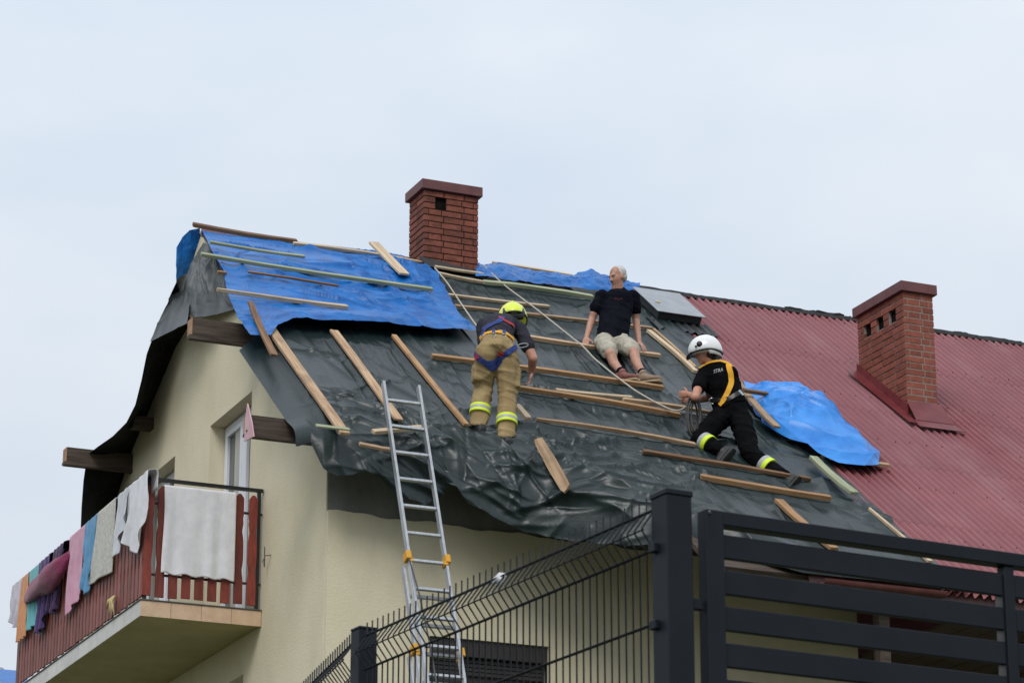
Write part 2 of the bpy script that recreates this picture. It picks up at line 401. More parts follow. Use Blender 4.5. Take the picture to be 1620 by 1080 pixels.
ptop = lambda x: -.295-.018*x+.012*math.sin(x*7)+.008*math.sin(x*19)
def pl_prism(x0, x1, z0, z1=None, n=1):
    xs = np.linspace(x0, x1, n+1)
    top = [(x, 0, ptop(x) if z1 is None else z1) for x in xs]
    w.prism([(x0, 0, z0), (x1, 0, z0)]+top[::-1], (0, .09, 0))
pl_prism(.003, WX0, GH-.3, None, 12); pl_prism(WX0, WX1, WZ1, None, 12); pl_prism(WX0, WX1, GH-.3, WZ0); pl_prism(WX1, 5.9, GH-.3, None, 30)
w.build('front_wall', 'stucco', house)
c = MB()
for x0, x1, z0, z1 in ((.012, WX0, GH-.3, .45), (WX0, WX1, WZ1+.004, .45), (WX0, WX1, GH-.3, WZ0-.004), (WX1, 5.9, GH-.3, .45)): c.box(x0, x1, .05, .35, z0, z1)
c.build('bare_wall_band', 'cement', house)['label'] = 'bare grey cement wall strip under the torn eave'
# terrace recess on the right, under the long slope
t = MB(); t.box(5.62, 5.903, .36, 2.2, GH-.3, -1.2); t.box(5.904, 14, 1.9, 2.2, GH-.3, -1.2); t.box(13.8, 14.0, 2.21, 9.1, GH-.3, .5); t.box(.31, 13.79, 8.85, 9.1, GH-.3, .5)
t.build('terrace_wall', 'stucco', house)
t = MB()
for i in range(28):
    t.box(5.95+i*.29, 5.95+i*.29+.275, -2.38, 1.89, -1.245, -1.22)
t.build('soffit', 'soffit_wood', house)
t = MB(); pp = onY(1395, 1000, -2.1); t.box(pp[0]-.06, pp[0]+.06, -2.16, -2.04, GH-.2, -1.25); t.build('terrace_post', 'dark_wood', house, bevel=.006)
# roof structure
def slab(x0, x1, y0, y1, h, th, front=True):
    n = RN if front else np.array([0, KS, 1])/NL
    f = (lambda y: roofz(y)) if front else (lambda y: ZR-KS*(y-YR))
    p = [(x0, y0, f(y0)), (x1, y0, f(y0)), (x1, y1, f(y1)), (x0, y1, f(y1))]
    return [arr(q)+n*h for q in p], n*th
rd = MB()
for x0, x1, y0, y1 in ((.02, 3.0, -.10, 4.52), (3.003, 14, -2.38, 4.52)):
    P_, d_ = slab(x0, x1, y0, y1, -.12, .05); rd.prism(P_, d_)
rd.build('roof_deck', 'dark_wood', house)
rd = MB(); P_, d_ = slab(.02, 14, YR+.04, 10.0, -.12, .1, False); rd.prism(P_, d_); rd.build('rear_roof', 'roof_red', house)
for i in range(8):                                               # rafter tails at the torn eave
    x = .12+i*.86
    if x > 3.0: break
    r_ = MB(); a = arr((x, -.20, roofz(-.20)))-RN*.2; b = arr((x, 1.2, roofz(1.2)))-RN*.2; r_.bar(a, b, .07, .13, RN); r_.build('rafter', 'dark_wood', house)
def purlin(y0, z0, h, xl, lab):
    m = MB(); m.box(xl+.012, .15, y0, y0+.15, z0, z0+h); m.box(xl-.02, .15, y0-.012, y0+.10, z0-.032, z0-.003); m.box(xl-.02, .15, y0-.02, y0+.06, z0-.05, z0-.034)
    o = m.build('purlin', 'dark_wood', house); o['label'] = lab
    e = MB(); e.box(xl, xl+.011, y0+.004, y0+.146, z0+.004, z0+h-.004); e.build('sawn_end', 'saw_end', o)
    return o
pf = purlin(-.05, .385, .175, -.86, 'wall plate end sticking out at the street eave')
purlin(2.05, 2.02, .19, -.83, 'purlin end sticking out under the blue sheet')
purlin(7.02, 1.92, .18, -.83, 'rear purlin end sticking out past the black sheet')
m = MB(); q = onX(225, 670, -.12); m.box(-.25, .05, q[1]-.08, q[1]+.08, q[2]-.07, q[2]+.07); m.build('purlin', 'dark_wood', house)
# pink flashing scrap on the plate end
fp = [onX(a, b, -.90) for a, b in ((386, 698), (401, 690), (398, 668), (391, 638), (388, 660))]
m = MB(); m.prism(fp, (.012, 0, 0)); m.build('flashing_scrap', 'pink_metal', house)['label'] = 'pink pointed sheet-metal scrap on the beam end'
m = MB(); sc_ = onX(390, 681, -.905); m.ell(sc_, (.006, .012, .014)); m.build('nail', 'alu_dark', house)
# windows on the gable
def gable_window(y0, y1, z0, z1, lab, x=.17):
    o = MB(); fw = .085
    o.box(x, x+.07, y0, y0+fw, z0, z1); o.box(x, x+.07, y1-fw, y1, z0, z1); o.box(x, x+.07, y0+fw, y1-fw, z1-fw, z1); o.box(x, x+.07, y0+fw, y1-fw, z0, z0+fw)
    ym = (y0+y1)/2
    o.box(x-.012, x+.058, ym-.06, ym+.06, z0+fw, z1-fw)
    wo = o.build('window', 'white_pvc', house, bevel=.008); wo['label'] = lab
    for a, b in ((y0+fw, ym-.06), (ym+.06, y1-fw)):
        s = MB(); sw = .055
        s.box(x-.018, x+.05, a, a+sw, z0+fw, z1-fw); s.box(x-.018, x+.05, b-sw, b, z0+fw, z1-fw); s.box(x-.018, x+.05, a+sw, b-sw, z1-fw-sw, z1-fw); s.box(x-.018, x+.05, a+sw, b-sw, z0+fw, z0+fw+sw)
        s.build('sash', 'white_pvc', wo, bevel=.006)
        p = MB(); p.box(x+.02, x+.03, a+sw, b-sw, z0+fw+sw, z1-fw-sw); p.build('pane', 'glass', wo)
        cu = MB(); cu.box(x+.012, x+.016, a+sw, a+sw+(b-a-2*sw)*.55, z0+fw+sw, z1-fw-sw); cu.build('curtain', 'curtain', wo)
gable_window(DY0+.01, DY1-.01, FL, DZ-.01, 'white balcony door set deep in the gable')
gable_window(WY0+.01, WY1-.01, FL, DZ-.01, 'white balcony window at the far side of the gable')
gable_window(LWY0+.01, LWY1-.01, LWB, LWT-.01, 'window under the balcony')
# street-side window
o = MB(); fw = .075; y = .14
o.box(WX0+.01, WX0+.01+fw, y, y+.07, WZ0, WZ1); o.box(WX1-fw-.01, WX1-.01, y, y+.07, WZ0, WZ1); o.box(WX0+fw, WX1-fw, y, y+.07, WZ0, WZ0+fw); o.box(WX0+fw+.01, WX1-fw-.01, y, y+.07, WZ1-.42, WZ1-.34)
wo = o.build('window', 'brown_frame', house, bevel=.008); wo['label'] = 'dark framed ground floor window with shutter box'
o = MB(); o.box(WX0+.004, WX1-.004, .03, .2, WZ1-.17, WZ1-.003)
for i in range(4): o.box(WX0+.02, WX1-.02, .10, .125, WZ1-.34+i*.042, WZ1-.34+i*.042+.038)
o.build('shutter_box', 'brown_frame', wo, bevel=.004)
o = MB(); o.box(WX0+fw, WX1-fw, y+.03, y+.04, WZ0+fw, WZ1-.42); o.build('pane', 'glass', wo)
o = MB(); o.box(WX1-fw-.07, WX1-fw-.012, y-.012, y+.028, WZ0+fw, WZ1-.45); o.build('sash', 'white_pvc', wo)
o = MB(); o.box(WX0-.03, WX1+.03, -.05, .1, WZ0-.035, WZ0-.006); o.build('sill', 'drip_metal', wo)
# wire bracket on the gable wall
q = onX(427, 882, -.01); o = MB(); o.tube([q+arr((.02, 0, .03)), q+arr((-.05, 0, .02)), q+arr((-.07, .02, -.04)), q+arr((-.04, .05, -.09)), q+arr((-.06, .0, .11))], .006, 6); o.build('wire_bracket', 'drip_metal', house)

# ------------------------------------------------------------------ corrugated red sheets
PITCHC, NC = .103, 9
SW = PITCHC*NC; SL = (YR+2.50)*NL/5-.028
sh = MB(); nx = NC*10+6; P = np.zeros((2, nx, 3)); xx = np.linspace(-.02, SW+.04, nx)
def corr(x): return .029*np.cos(2*math.pi*x/PITCHC)
for r, s_ in ((0, -.07), (1, SL)):
    P[r, :, 0] = xx; P[r, :, 1] = -s_; P[r, :, 2] = corr(xx)+(.001 if r == 1 else -.002)
sh.grid(P)
o_ = len(sh.v); Q = P[1].copy(); Q2 = Q.copy(); Q2[:, 2] -= .003; Q2[:, 1] += .002; sh.grid(np.stack([Q, Q2]))
sheet_me = sh.mesh('roof_sheet', 'roof_red', (0, 0, 0), True, 40)
ang = math.atan(KS)
X_RED = 5.42
rows = 5; slope_len = (YR+2.50)*NL
for i in range(10):
    for r in range(rows):
        s0 = slope_len-(rows-r)*SL
        if r == 0 and i < 0: continue
        y0 = YR-s0/NL; p = arr((X_RED+i*SW, y0, roofz(y0)))+RN*(-.034+.002*(i % 2))
        o = link('roof_sheet', sheet_me, house, tuple(p-arr(house.location)), (ang, 0, 0))
# nails on the sheets: one joined part
nl = MB()
for i in range(80):
    for r in range(6):
        x = X_RED+.5+(i)*PITCHC*2+PITCHC*0; yv = YR-.25-r*1.45/NL-random.uniform(-.02, .02)
        if x > 13.5 or random.random() < .2: continue
        c_ = arr((X_RED+round((x-X_RED)/PITCHC)*PITCHC, yv, roofz(yv)))+RN*.002; nl.ell(c_, (.008, .008, .006), n=6)
o = nl.build('roof_nails', 'ridge_black', house); o['kind'] = 'stuff'
# broken dark ridge
rb = MB(); n = 150; x = np.linspace(5.55, 13.6, n); prof = []
bump_ = .030*fbm(x*1.6, x*0, 3)+.022*ridge(x*3.1, x*0+.3, 5)
for i in range(n):
    hh = float(bump_[i]); z0 = ZR-.008
    prof.append([(x[i], YR-.06-.03*hh*10, z0-.055+.010*math.cos(2*math.pi*(x[i]-X_RED)/PITCHC)), (x[i], YR-.05, z0-.01+hh*.5), (x[i], YR, z0+.012+hh*.8), (x[i], YR+.07, z0-.02+hh*.6), (x[i], YR+.16, z0-.13)])
rb.grid(np.array(prof)); rb.build('ridge_strip', 'ridge_black', house, smooth=True)
for px, py, l in ((1095, 464, .35), (1130, 469, .3), (1265, 485, .42), (1310, 492, .45), (1347, 499, .18), (1490, 525, .3), (1517, 522, .12), (1590, 534, .5)):
    q = onY(px, py+4.5, YR-.02); m = MB(); pts = [q+arr((-l/2+l*k/6, random.uniform(-.02, .02), random.uniform(-.005, .014))) for k in range(7)]
    m.tube(pts, [.012]+[random.uniform(.012, .022) for _ in range(5)]+[.010], 7); m.build('ridge_fragment', 'ridge_black', house, smooth=True)

# ------------------------------------------------------------------ roof hatch
def offpt(px, py, h): return onroof(px, py, h)
hh = .14
tl, tr, br, bl = offpt(1003, 452, hh), offpt(1063, 459, hh), offpt(1109, 494, hh), offpt(1044, 487, hh)
ux = unit((br-bl)*arr((1, 0, 0))); 
x0, x1 = (tl[0]+bl[0])/2-.02, (tr[0]+br[0])/2
yt, yb = min((tl[1]+tr[1])/2, YR-.12), (bl[1]+br[1])/2
def rp(x, y, h): return arr((x, y, roofz(y)))+RN*h
ht = MB(); ht.prism([rp(x0, yb, .03), rp(x1, yb, .03), rp(x1, yt, .03), rp(x0, yt, .03)], RN*(hh-.045)); hto = ht.build('roof_hatch', 'hatch_side', house); hto['label'] = 'grey metal roof hatch beside the seated man'
ht = MB(); ov = .035; ht.prism([rp(x0-ov, yb-ov, hh-.012), rp(x1+ov, yb-ov, hh-.012), rp(x1+ov, yt+ov, hh-.012), rp(x0-ov, yt+ov, hh-.012)], RN*.012); ht.build('hatch_lid', 'lead_grey', hto, bevel=.004)
ht = MB(); xc = np.linspace(x0-.12, x1+.16, 80); P = np.zeros((2, 80, 3))
for r, yy in ((0, yb+.05), (1, yb-.26)):
    for k in range(80): P[r, k] = rp(xc[k], yy, .012+.5*float(corr(xc[k]-X_RED)))
ht.grid(P); ht.build('hatch_apron', 'hatch_side', hto, smooth=True)
q = onroof(1041, 477, hh+.006); ht = MB(); ht.ell(q, (.035, .02, .006), ((1,0,0), (0, 1/NL, KS/NL), RN)); ht.build('sticker', 'yellow_scrap', hto)

# ------------------------------------------------------------------ chimneys
BL, BH, JT, BD = .250, .066, .012, .058
def chimney(lab, x0, x1, y0, y1, zb, zt, bmat, mmat, holes, zfun, capo=.05, seed=0, rec=.008):
    """holes: (face, u0, u1, z0, z1); zfun(x,y): roof height below which nothing is laid"""
    rr = random.Random(seed)
    core = MB(); core.box(x0+.050, x1-.050, y0+.050, y1-.050, zb, zt)
    # mortar faces 7 mm behind the brick faces, left open where a flue opening is
    for face, (a0, a1) in (('f', (x0, x1)), ('l', (y0, y1)), ('r', (y0, y1)), ('b', (x0, x1))):
        hs = [h for h in holes if h[0] == face]
        zs = sorted({zb, zt} | {h[3] for h in hs} | {h[4] for h in hs})
        for za, zc_ in zip(zs[:-1], zs[1:]):
            cuts = sorted([(h[1], h[2]) for h in hs if h[3] <= za+1e-6 and h[4] >= zc_-1e-6]); segs = []; u = a0+.008
            for c0, c1 in cuts: segs.append((u, c0)); u = c1
            segs.append((u, a1-.008))
            for s0, s1 in segs:
                if face == 'f': core.box(s0, s1, y0+rec, y0+.056, za, zc_)
                if face == 'b': core.box(s0, s1, y1-.056, y1-.008, za, zc_)
                if face == 'l': core.box(x0+.0085, x0+.0565, max(s0, y0+.009), min(s1, y1-.009), za, zc_)
                if face == 'r': core.box(x1-.0565, x1-.0085, max(s0, y0+.009), min(s1, y1-.009), za, zc_)
    ch = core.build('chimney', mmat, house); ch['label'] = lab
    for h in holes:
        m = MB(); e = .004
        if h[0] == 'f': m.box(h[1]-e, h[2]+e, y0+.044, y0+.049, h[3]-e, h[4]+e)
        else: m.box(x0+.044, x0+.0485, h[1]-e, h[2]+e, h[3]-e, h[4]+e)
        m.build('flue_opening', 'hole_dark', ch)  # dark backing panel: the shade of a deep hole put in as colour
    meshes = {}
    def brick(face, a, b, z, wrap0, wrap1):
        """a..b along the face"""
        L = round(b-a, 3)
        for h in holes:
            if h[0] == face and z+BH > h[3]+.01 and z < h[4]-.01 and b > h[1]+.005 and a < h[2]-.005:
                out_ = []
                if h[1]-a > .03: brick(face, a, h[1], z, wrap0, 0)
                if b-h[2] > .03: brick(face, h[2], b, z, 0, wrap1)
                return
        key = (L, face in 'lr')
        if key not in meshes:
            mb = MB()
            if key[1]: mb.box(-BD/2, BD/2, -L/2, L/2, -BH/2, BH/2)
            else: mb.box(-L/2, L/2, -BD/2, BD/2, -BH/2, BH/2)
            me = mb.mesh('brick', bmat); bevel_mesh(me, .0035); meshes[key] = me
        jit = rr.uniform(-.0025, .0025); cz = z+BH/2; cu = (a+b)/2
        pos = {'f': (cu, y0+BD/2+jit, cz), 'b': (cu, y1-BD/2+jit, cz), 'l': (x0+BD/2+jit, cu, cz), 'r': (x1-BD/2+jit, cu, cz)}[face]
        if pos[2]+BH/2 < zfun(pos[0], pos[1]): return
        link('brick', meshes[key], ch, tuple(arr(pos)-root_loc(ch)))
    z = zt-BH-.004; k = 0
    while z > zb-.02:
        off = 0 if k % 2 == 0 else BL/2+JT/2
        for face, a0, a1 in (('f', x0, x1), ('l', y0, y1), ('r', y0, y1)):
            full = (face == 'f') == (k % 2 == 0)                  # corner bricks alternate between the faces
            s0 = a0 if full else a0+BD+JT*.6; s1 = a1 if full else a1-BD-JT*.6
            if face != 'f': s1 = a1
            u = s0; first = True
            while u < s1-.02:
                ln = BL
                if first and not full: ln = BL*.62
                if first and full and k % 4 >= 2: ln = BL
                e_ = min(u+ln, s1)
                if s1-e_ < .05: e_ = s1
                brick(face, round(u, 4), round(e_, 4), z, 0, 0)
                u = e_+JT; first = False
        z -= BH+JT; k += 1
    cp_ = MB(); cp_.box(x0-capo, x1+capo, y0-capo, y1+capo, zt+.002, zt+.125); cp_.build('chimney_cap', 'cap_red', ch, bevel=.006)
    return ch
ZT1 = onY(670, 297, 4.2)[2]-.02
C1X0, C1X1, C1Y0, C1Y1 = onY(670.5, 360, 4.2)[0], onY(756.5, 360, 4.2)[0], 4.2, 4.68
fx = C1X0+.145
chimney('brick chimney with a black flue opening on the ridge', C1X0, C1X1, C1Y0, C1Y1, 3.80, ZT1, 'brick', 'mortar_dark',
        [('f', fx, fx+.145, ZT1-BH*3-JT*2-.006, ZT1-BH-.006)], lambda x, y: ZR-KS*abs(y-YR)-.12, .042, 3)
# dark flashing skirt round the foot
q0 = MB(); zf = roofz(C1Y0)
q0.prism([(C1X0-.07, C1Y0-.006, zf+.11), (C1X1+.03, C1Y0-.006, zf+.02), (C1X1+.06, C1Y0-.16, zf-.10), (C1X0-.03, C1Y0-.16, zf-.05)], (0, .004, .012)); q0.build('chimney_flashing', 'hatch_side', house)
C2Y0 = 1.64; q = onY(1434, 600, C2Y0); C2X0 = q[0]; C2X1 = onY(1481.5, 600, C2Y0)[0]
ZT2 = onY(1427, 461, C2Y0)[2]
C2Y1 = onX(1358, 560, C2X0)[1]
hl = []
for px in (1371, 1391, 1411):
    q = onX(px, 0, C2X0); yy = onX(px, 500, C2X0)[1]; hl.append(('l', yy-.085, yy+.085, ZT2-.004-4*BH-3*JT, ZT2-.004-2*BH-1*JT+.0))
ch2 = chimney('tall brick chimney with three vent holes on the red slope', C2X0, C2X1, C2Y0, C2Y1, roofz(C2Y0)-.1, ZT2, 'brick_right', 'mortar_grey', hl, lambda x, y: roofz(y)-.05, .042, 5, .0035)
fl = MB()   # red flashing round its foot: front apron and side upstand
zf = roofz(C2Y0)
fl.prism([(C2X0-.03, C2Y0-.03, zf+.16), (C2X1+.02, C2Y0-.03, zf+.16), (C2X1+.07, C2Y0-.22, zf-.125), (C2X0-.03, C2Y0-.22, zf-.125)], (0, -.006, .006))
fl.prism([(C2X1+.072, C2Y0-.22, zf-.128), (C2X0-.06, C2Y0-.22, zf-.128), (C2X0-.06, C2Y0-.34, zf-.235), (C2X1+.14, C2Y0-.34, zf-.235)], RN*.006)
fl.prism([(C2X0-.02, C2Y0-.03, zf+.12), (C2X0-.02, C2Y1+.02, roofz(C2Y1+.02)+.12), (C2X0-.02, C2Y1+.02, roofz(C2Y1+.02)+.01), (C2X0-.02, C2Y0-.03, zf+.01)], (.014, 0, 0))
fl.prism([rp(C2X0-.021, C2Y0-.25, .020), rp(C2X0-.021, C2Y1+.05, .020), rp(C2X0-.20, C2Y1-.05, .022), rp(C2X0-.15, C2Y0-.25, .022)], RN*.006)
fl.build('chimney_flashing', 'flash_red', house)['label'] = 'red sheet-metal flashing round the tall chimney'

# ------------------------------------------------------------------ gutter over the terrace
gt = MB(); ga = onroof(1303, 903, -.02); 
gy = -2.46; gz = roofz(-2.4)-.10; gx0 = onY(1300, 905, gy)[0]; ring = []
for x in (gx0, gx0+1.35): ring.append([(x, gy+.06*math.cos(t), gz+.06*math.sin(t)) for t in np.linspace(math.pi, 2*math.pi, 9)]+[(x, gy+.056*math.cos(t), gz+.056*math.sin(t)) for t in np.linspace(2*math.pi, math.pi, 9)])
gt.rings(ring); gto = gt.build('gutter', 'gutter_red', house, smooth=True, sharp=35)
gt = MB(); gt.tube([(gx0+.25, gy, gz-.05), (gx0+.24, gy+.05, gz-.12), (gx0+.14, gy+.22, gz-.14), (gx0+.02, gy+.45, gz-.10)], .04, 10); gt.build('downpipe', 'gutter_red', gto, smooth=True)
gt = MB(); gt.box(gx0-.1, 13.6, -2.395, -2.375, roofz(-2.38)-.20, roofz(-2.38)-.06); gt.build('fascia', 'gutter_red', house)

# ------------------------------------------------------------------ balcony
BX, BY0, BY1, BZ0, BZ1 = -1.29, 1.95, 7.2, -1.06, -.895
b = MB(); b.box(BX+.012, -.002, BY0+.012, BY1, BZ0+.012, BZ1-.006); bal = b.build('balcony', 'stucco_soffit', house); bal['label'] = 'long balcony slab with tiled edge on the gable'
b = MB(); b.box(BX-.012, -.004, BY0-.012, BY1, BZ1, BZ1+.010); b.build('drip_edge', 'drip_metal', bal)
n = 4; tw = (-BX-.004)/n
for i in range(n):
    m = MB(); m.box(BX+i*tw+.002, BX+(i+1)*tw-.002, BY0, BY0+.0115, BZ0, BZ1-.003); m.build('tile', 'tile_short', bal, bevel=.0015)
n = 16; tw = (BY1-BY0-.01)/n
for i in range(n):
    m = MB(); m.box(BX, BX+.0115, BY0+.012+i*tw+.002, BY0+.012+(i+1)*tw-.002, BZ0, BZ1-.003); m.build('tile', 'tile_long', bal, bevel=.0015)
RZ = .37
ra = MB()
for z0, z1, wd in ((RZ, RZ+.035, .045), (.12, .145, .02), (-.625, -.60, .02)):
    ra.box(BX+.035-wd/2+.012, BX+.035+wd/2+.012, BY0+.02, BY1-.02, z0, z1)
    ra.box(BX+.06 if wd < .04 else BX+.07, -.01, BY0+.045-wd/2, BY0+.045+wd/2, z0+.001, z1-.001)
for x, y in ((BX+.047, BY0+.045), (-.05, BY0+.045), (BX+.047, 3.7), (BX+.047, 5.45), (BX+.047, BY1-.05)):
    ra.box(x-.018, x+.018, y-.018, y+.018, BZ1+.008, RZ+.002)
rail = ra.build('balcony_railing', 'black_rail', house)
def board_mesh(name, mat, h, axis):
    n = 26; half = []
    for i in range(n+1):
        t = i/n; z = t*h
        wv = .046-.010*math.exp(-((t-.24)/.05)**2)*0
        wv = .0465
        wv -= .013*math.exp(-((t-.30)/.055)**2)+.015*math.exp(-((t-.66)/.05)**2)+.008*math.exp(-((t-.78)/.02)**2)
        wv += .001*math.exp(-((t-.5)/.1)**2)
        if t > .955: wv *= math.sqrt(max(0.0, 1-((t-.955)/.047)**2))
        half.append((max(wv, .004), z))
    poly = [(w_, z) for w_, z in half]+[(-w_, z) for w_, z in reversed(half)]
    mb = MB()
    if axis == 'x': mb.prism([(u, -.011, z) for u, z in poly], (0, .022, 0))
    else: mb.prism([(-.011, u, z) for u, z in poly], (.022, 0, 0))
    return mb.mesh(name, mat)
bh = RZ-.05-(BZ1+.05)
bmx = board_mesh('slat', 'red_slat', bh, 'x'); bmy = board_mesh('slat', 'old_slat', bh, 'y')
for i in range(9):
    x = BX+.055+i*.1395
    link('slat', bmx, rail, tuple(arr((x, BY0+.020, BZ1+.05+random.uniform(-.006, .006)))-root_loc(rail)), (0, rad(random.uniform(-.6, .6)), 0))
ns = int((BY1-BY0-.1)/.131)
for i in range(ns):
    link('slat', bmy, rail, tuple(arr((BX+.019, BY0+.085+i*.131, BZ1+.05+random.uniform(-.008, .008)))-root_loc(rail)), (rad(random.uniform(-.5, .5)), 0, 0))
def sharp(u, v, seed, k=5.0): return (1-np.abs(2*vn(u, v, seed)-1))**k
# ------------------------------------------------------------------ boards and battens, each one laid where the photo shows it
def creases(h, X, S, segs, width=1.0):
    '''adds straight sharp-topped folds to a height map: (x0, s0, x1, s1, half width, height)'''
    for x0, s0, x1, s1, w, am in segs:
        L = math.hypot(x1-x0, s1-s0)
        if L < 1e-3: continue
        ux, us = (x1-x0)/L, (s1-s0)/L; r = 5*w
        m = (X > min(x0, x1)-r) & (X < max(x0, x1)+r) & (S > min(s0, s1)-r) & (S < max(s0, s1)+r)
        if not m.any(): continue
        px, ps = X[m]-x0, S[m]-s0; t = (px*ux+ps*us)/L; d = px*us-ps*ux+.10*w*np.sin(t*9)+(t-t*t)*L*.10*math.sin(x0*37+s0*11)
        k = np.sin(np.clip(t, 0, 1)*math.pi)**.7
        side = np.where(d > 0, 1.0, 2.2)                       # one steep flank, one soft one
        h[m] += am*k*np.exp(-(np.abs(d)*side/w)**1.15)
    return h
SEGS = []                                   # where timber presses the sheet down
def batten(label, p, q, w, t, mat, h0=.0, h1=None, onr=True, ya=None, taper=(1, 1), cat='batten', seed=[0]):
    """p, q: photo pixels of the middle of its two ends; w across, t thick; h: gap above the roof plane"""
    h1 = h0 if h1 is None else h1; seed[0] += 1; r = random.Random(seed[0])
    if ya is None: a, b_ = onroof(*p, h0+t/2), onroof(*q, h1+t/2)
    else: a, b_ = onY(*p, ya[0]), onY(*q, ya[1])
    d = unit(b_-a); n = unit(RN-d*(RN@d)); s_ = np.cross(n, d); L = np.linalg.norm(b_-a); rg = []
    bow = r.uniform(-.022, .022)*min(1, L/2); tw = r.uniform(-.05, .05)
    for i, f in enumerate((0, .02, .25, .5, .75, .98, 1)):
        k = taper[0]*(1-f)+taper[1]*f
        if i in (0, 6): k *= .93
        c_ = d*L*f+n*(bow*math.sin(f*math.pi)+(r.uniform(-.002, .002)))+s_*bow*.7*math.sin(f*math.pi)
        ang_ = tw*(f-.5); n2 = n*math.cos(ang_)+s_*math.sin(ang_); s2 = s_*math.cos(ang_)-n*math.sin(ang_)
        rg.append([c_+s2*sx*w/2*k+n2*sn*t/2*(1 if i not in (0, 6) else .94) for sx, sn in ((-1, -1), (1, -1), (1, 1), (-1, 1))])
    # local frame with X along the board so the grain runs along it
    Rm = np.stack([d, s_, n], 1)
    mb = MB(); mb.rings([[Rm.T@x for x in ring] for ring in rg])
    me = mb.mesh(cat, mat); bevel_mesh(me, min(.004, t*.12))
    o = link(cat, me, None, tuple(a)); o.rotation_euler = Matrix(Rm.tolist()).to_euler()
    SEGS.append((a, b_)) if ya is None and h0 < .06 else None
    tag(o, label, cat, 'timber laid on the roof'); return o
B = batten
B('dark weathered ridge board at the far left tip of the roof', (305, 355), (470, 382), .07, .045, 'pine_dark', ya=(YR-.06, YR-.14))
B('pale ridge board running up to the brick chimney', (464, 385), (684, 419), .06, .04, 'pine_pale', ya=(YR-.26, YR-.28))
B('short greenish batten on the blue sheet just below the ridge', (332, 383), (482, 406), .05, .030, 'pine_green', .11)
B('long greenish batten across the middle of the blue sheet', (318, 402), (684, 458), .06, .040, 'pine_green', .11)
B('thin brown batten half buried in the blue sheet', (392, 430), (535, 452), .04, .022, 'pine_dark', .10)
B('short broken batten stub poking out left of the blue sheet', (344, 430), (358, 432), .04, .03, 'pine_orange', .05)
B('pale pointed batten along the lower blue sheet', (343, 458), (550, 486), .06, .045, 'pine_pale', .105, taper=(.3, 1))
B('short dark plank slanting off the blue sheet corner', (396, 478), (434, 562), .10, .03, 'pine_dark', .14, .07, taper=(.6, .8), cat='plank')
B('long light plank running down to the wall plate end', (426, 517), (546, 686), .11, .035, 'pine', .03, cat='plank')
B('light plank running down to the ladder head', (528, 523), (631, 664), .10, .025, 'pine', .03, cat='plank')
B('narrow batten running down to the left boot of the bent firefighter', (623, 531), (738, 672), .06, .035, 'pine_orange', .03)
B('pale plank with nail holes tilted over the ridge', (591, 384), (640, 434), .13, .03, 'pine_pale', .16, .12, cat='plank')
B('thin pale batten at the foot of the ridge chimney', (688, 422), (800, 437), .05, .028, 'pine_pale', .05)
B('short batten just below the foot of the ridge chimney', (692, 432), (768, 447), .05, .035, 'pine_pale', .03)
B('greenish batten under the crumpled blue ridge strip', (765, 446), (938, 470), .07, .045, 'pine_green', .03)
B('light batten ending behind the yellow helmet, uppermost of two', (697, 465), (869, 485), .05, .035, 'pine_pale', .02)
B('long batten passing behind the seated man at chest height', (720, 484), (1032, 519), .05, .035, 'pine', .02)
B('batten under the hands of the seated man', (836, 533), (1044, 562), .06, .045, 'pine', .02)
B('long orange batten behind the bent firefighter, under the shoes of the seated man', (683, 563), (1049, 613), .06, .05, 'pine_orange', .02)
B('orange batten running from the bent firefighter towards the rope coil', (820, 614), (1076, 657), .06, .05, 'pine_orange', .02)
B('short pale batten lying on top of the orange pair', (880, 617), (1000, 629), .06, .035, 'pine_pale', .03)
B('batten running behind the knee of the white helmet firefighter', (985, 632), (1127, 653), .05, .04, 'pine', .03)
B('brown splintered batten left of the white helmet firefighter', (848, 663), (1100, 703), .06, .04, 'pine', .02, taper=(.5, 1))
B('dark batten under the boots of the white helmet firefighter', (1017, 714), (1282, 758), .06, .04, 'pine_dark', .02)
B('thick orange batten below the boot of the white helmet firefighter', (1108, 754), (1314, 788), .06, .055, 'pine_orange', .02)
B('pale batten slanting down beside the seated man', (1026, 523), (1101, 588), .06, .04, 'pine_pale', .02)
B('thin batten slanting beside the pale one right of the seated man', (1034, 520), (1100, 580), .035, .02, 'pine', .03)
B('light plank tucked under the left edge of the pale blue bundle', (1158, 592), (1229, 675), .09, .03, 'pine', .10, .16, cat='plank')
B('dark batten lying across the top of the pale blue bundle', (1176, 617), (1316, 640), .06, .04, 'pine_dark', .19, .12)
B('light batten end sticking out under the pale blue bundle', (1300, 722), (1406, 736), .06, .04, 'pine', .02)
B('grey green batten slanting below the pale blue bundle', (1286, 723), (1352, 780), .10, .04, 'pine_green', .06)
B('orange plank slanting down behind the top of the gate', (1231, 791), (1320, 868), .10, .04, 'pine_orange', .02, cat='plank')
B('thin pale batten slanting along the edge of the red slope', (1375, 804), (1472, 888), .06, .03, 'pine_pale', .05, taper=(.4, 1))
B('small olive lath on the wall plate end', (500, 673), (553, 679), .06, .018, 'pine_green', .06)
B('short light batten beside the ladder head', (590, 683), (668, 676), .06, .04, 'pine_pale', .07)
B('short batten end under the folds left of the ladder', (568, 702), (617, 711), .06, .03, 'pine', .10)
B('short offcut beside the right boot of the bent firefighter', (817, 641), (836, 662), .07, .04, 'pine_pale', .08, cat='offcut')
B('pale board on the ridge behind the crumpled blue strip', (779, 416), (905, 436), .05, .04, 'pine_pale', ya=(YR+.02, YR+.02), cat='board')
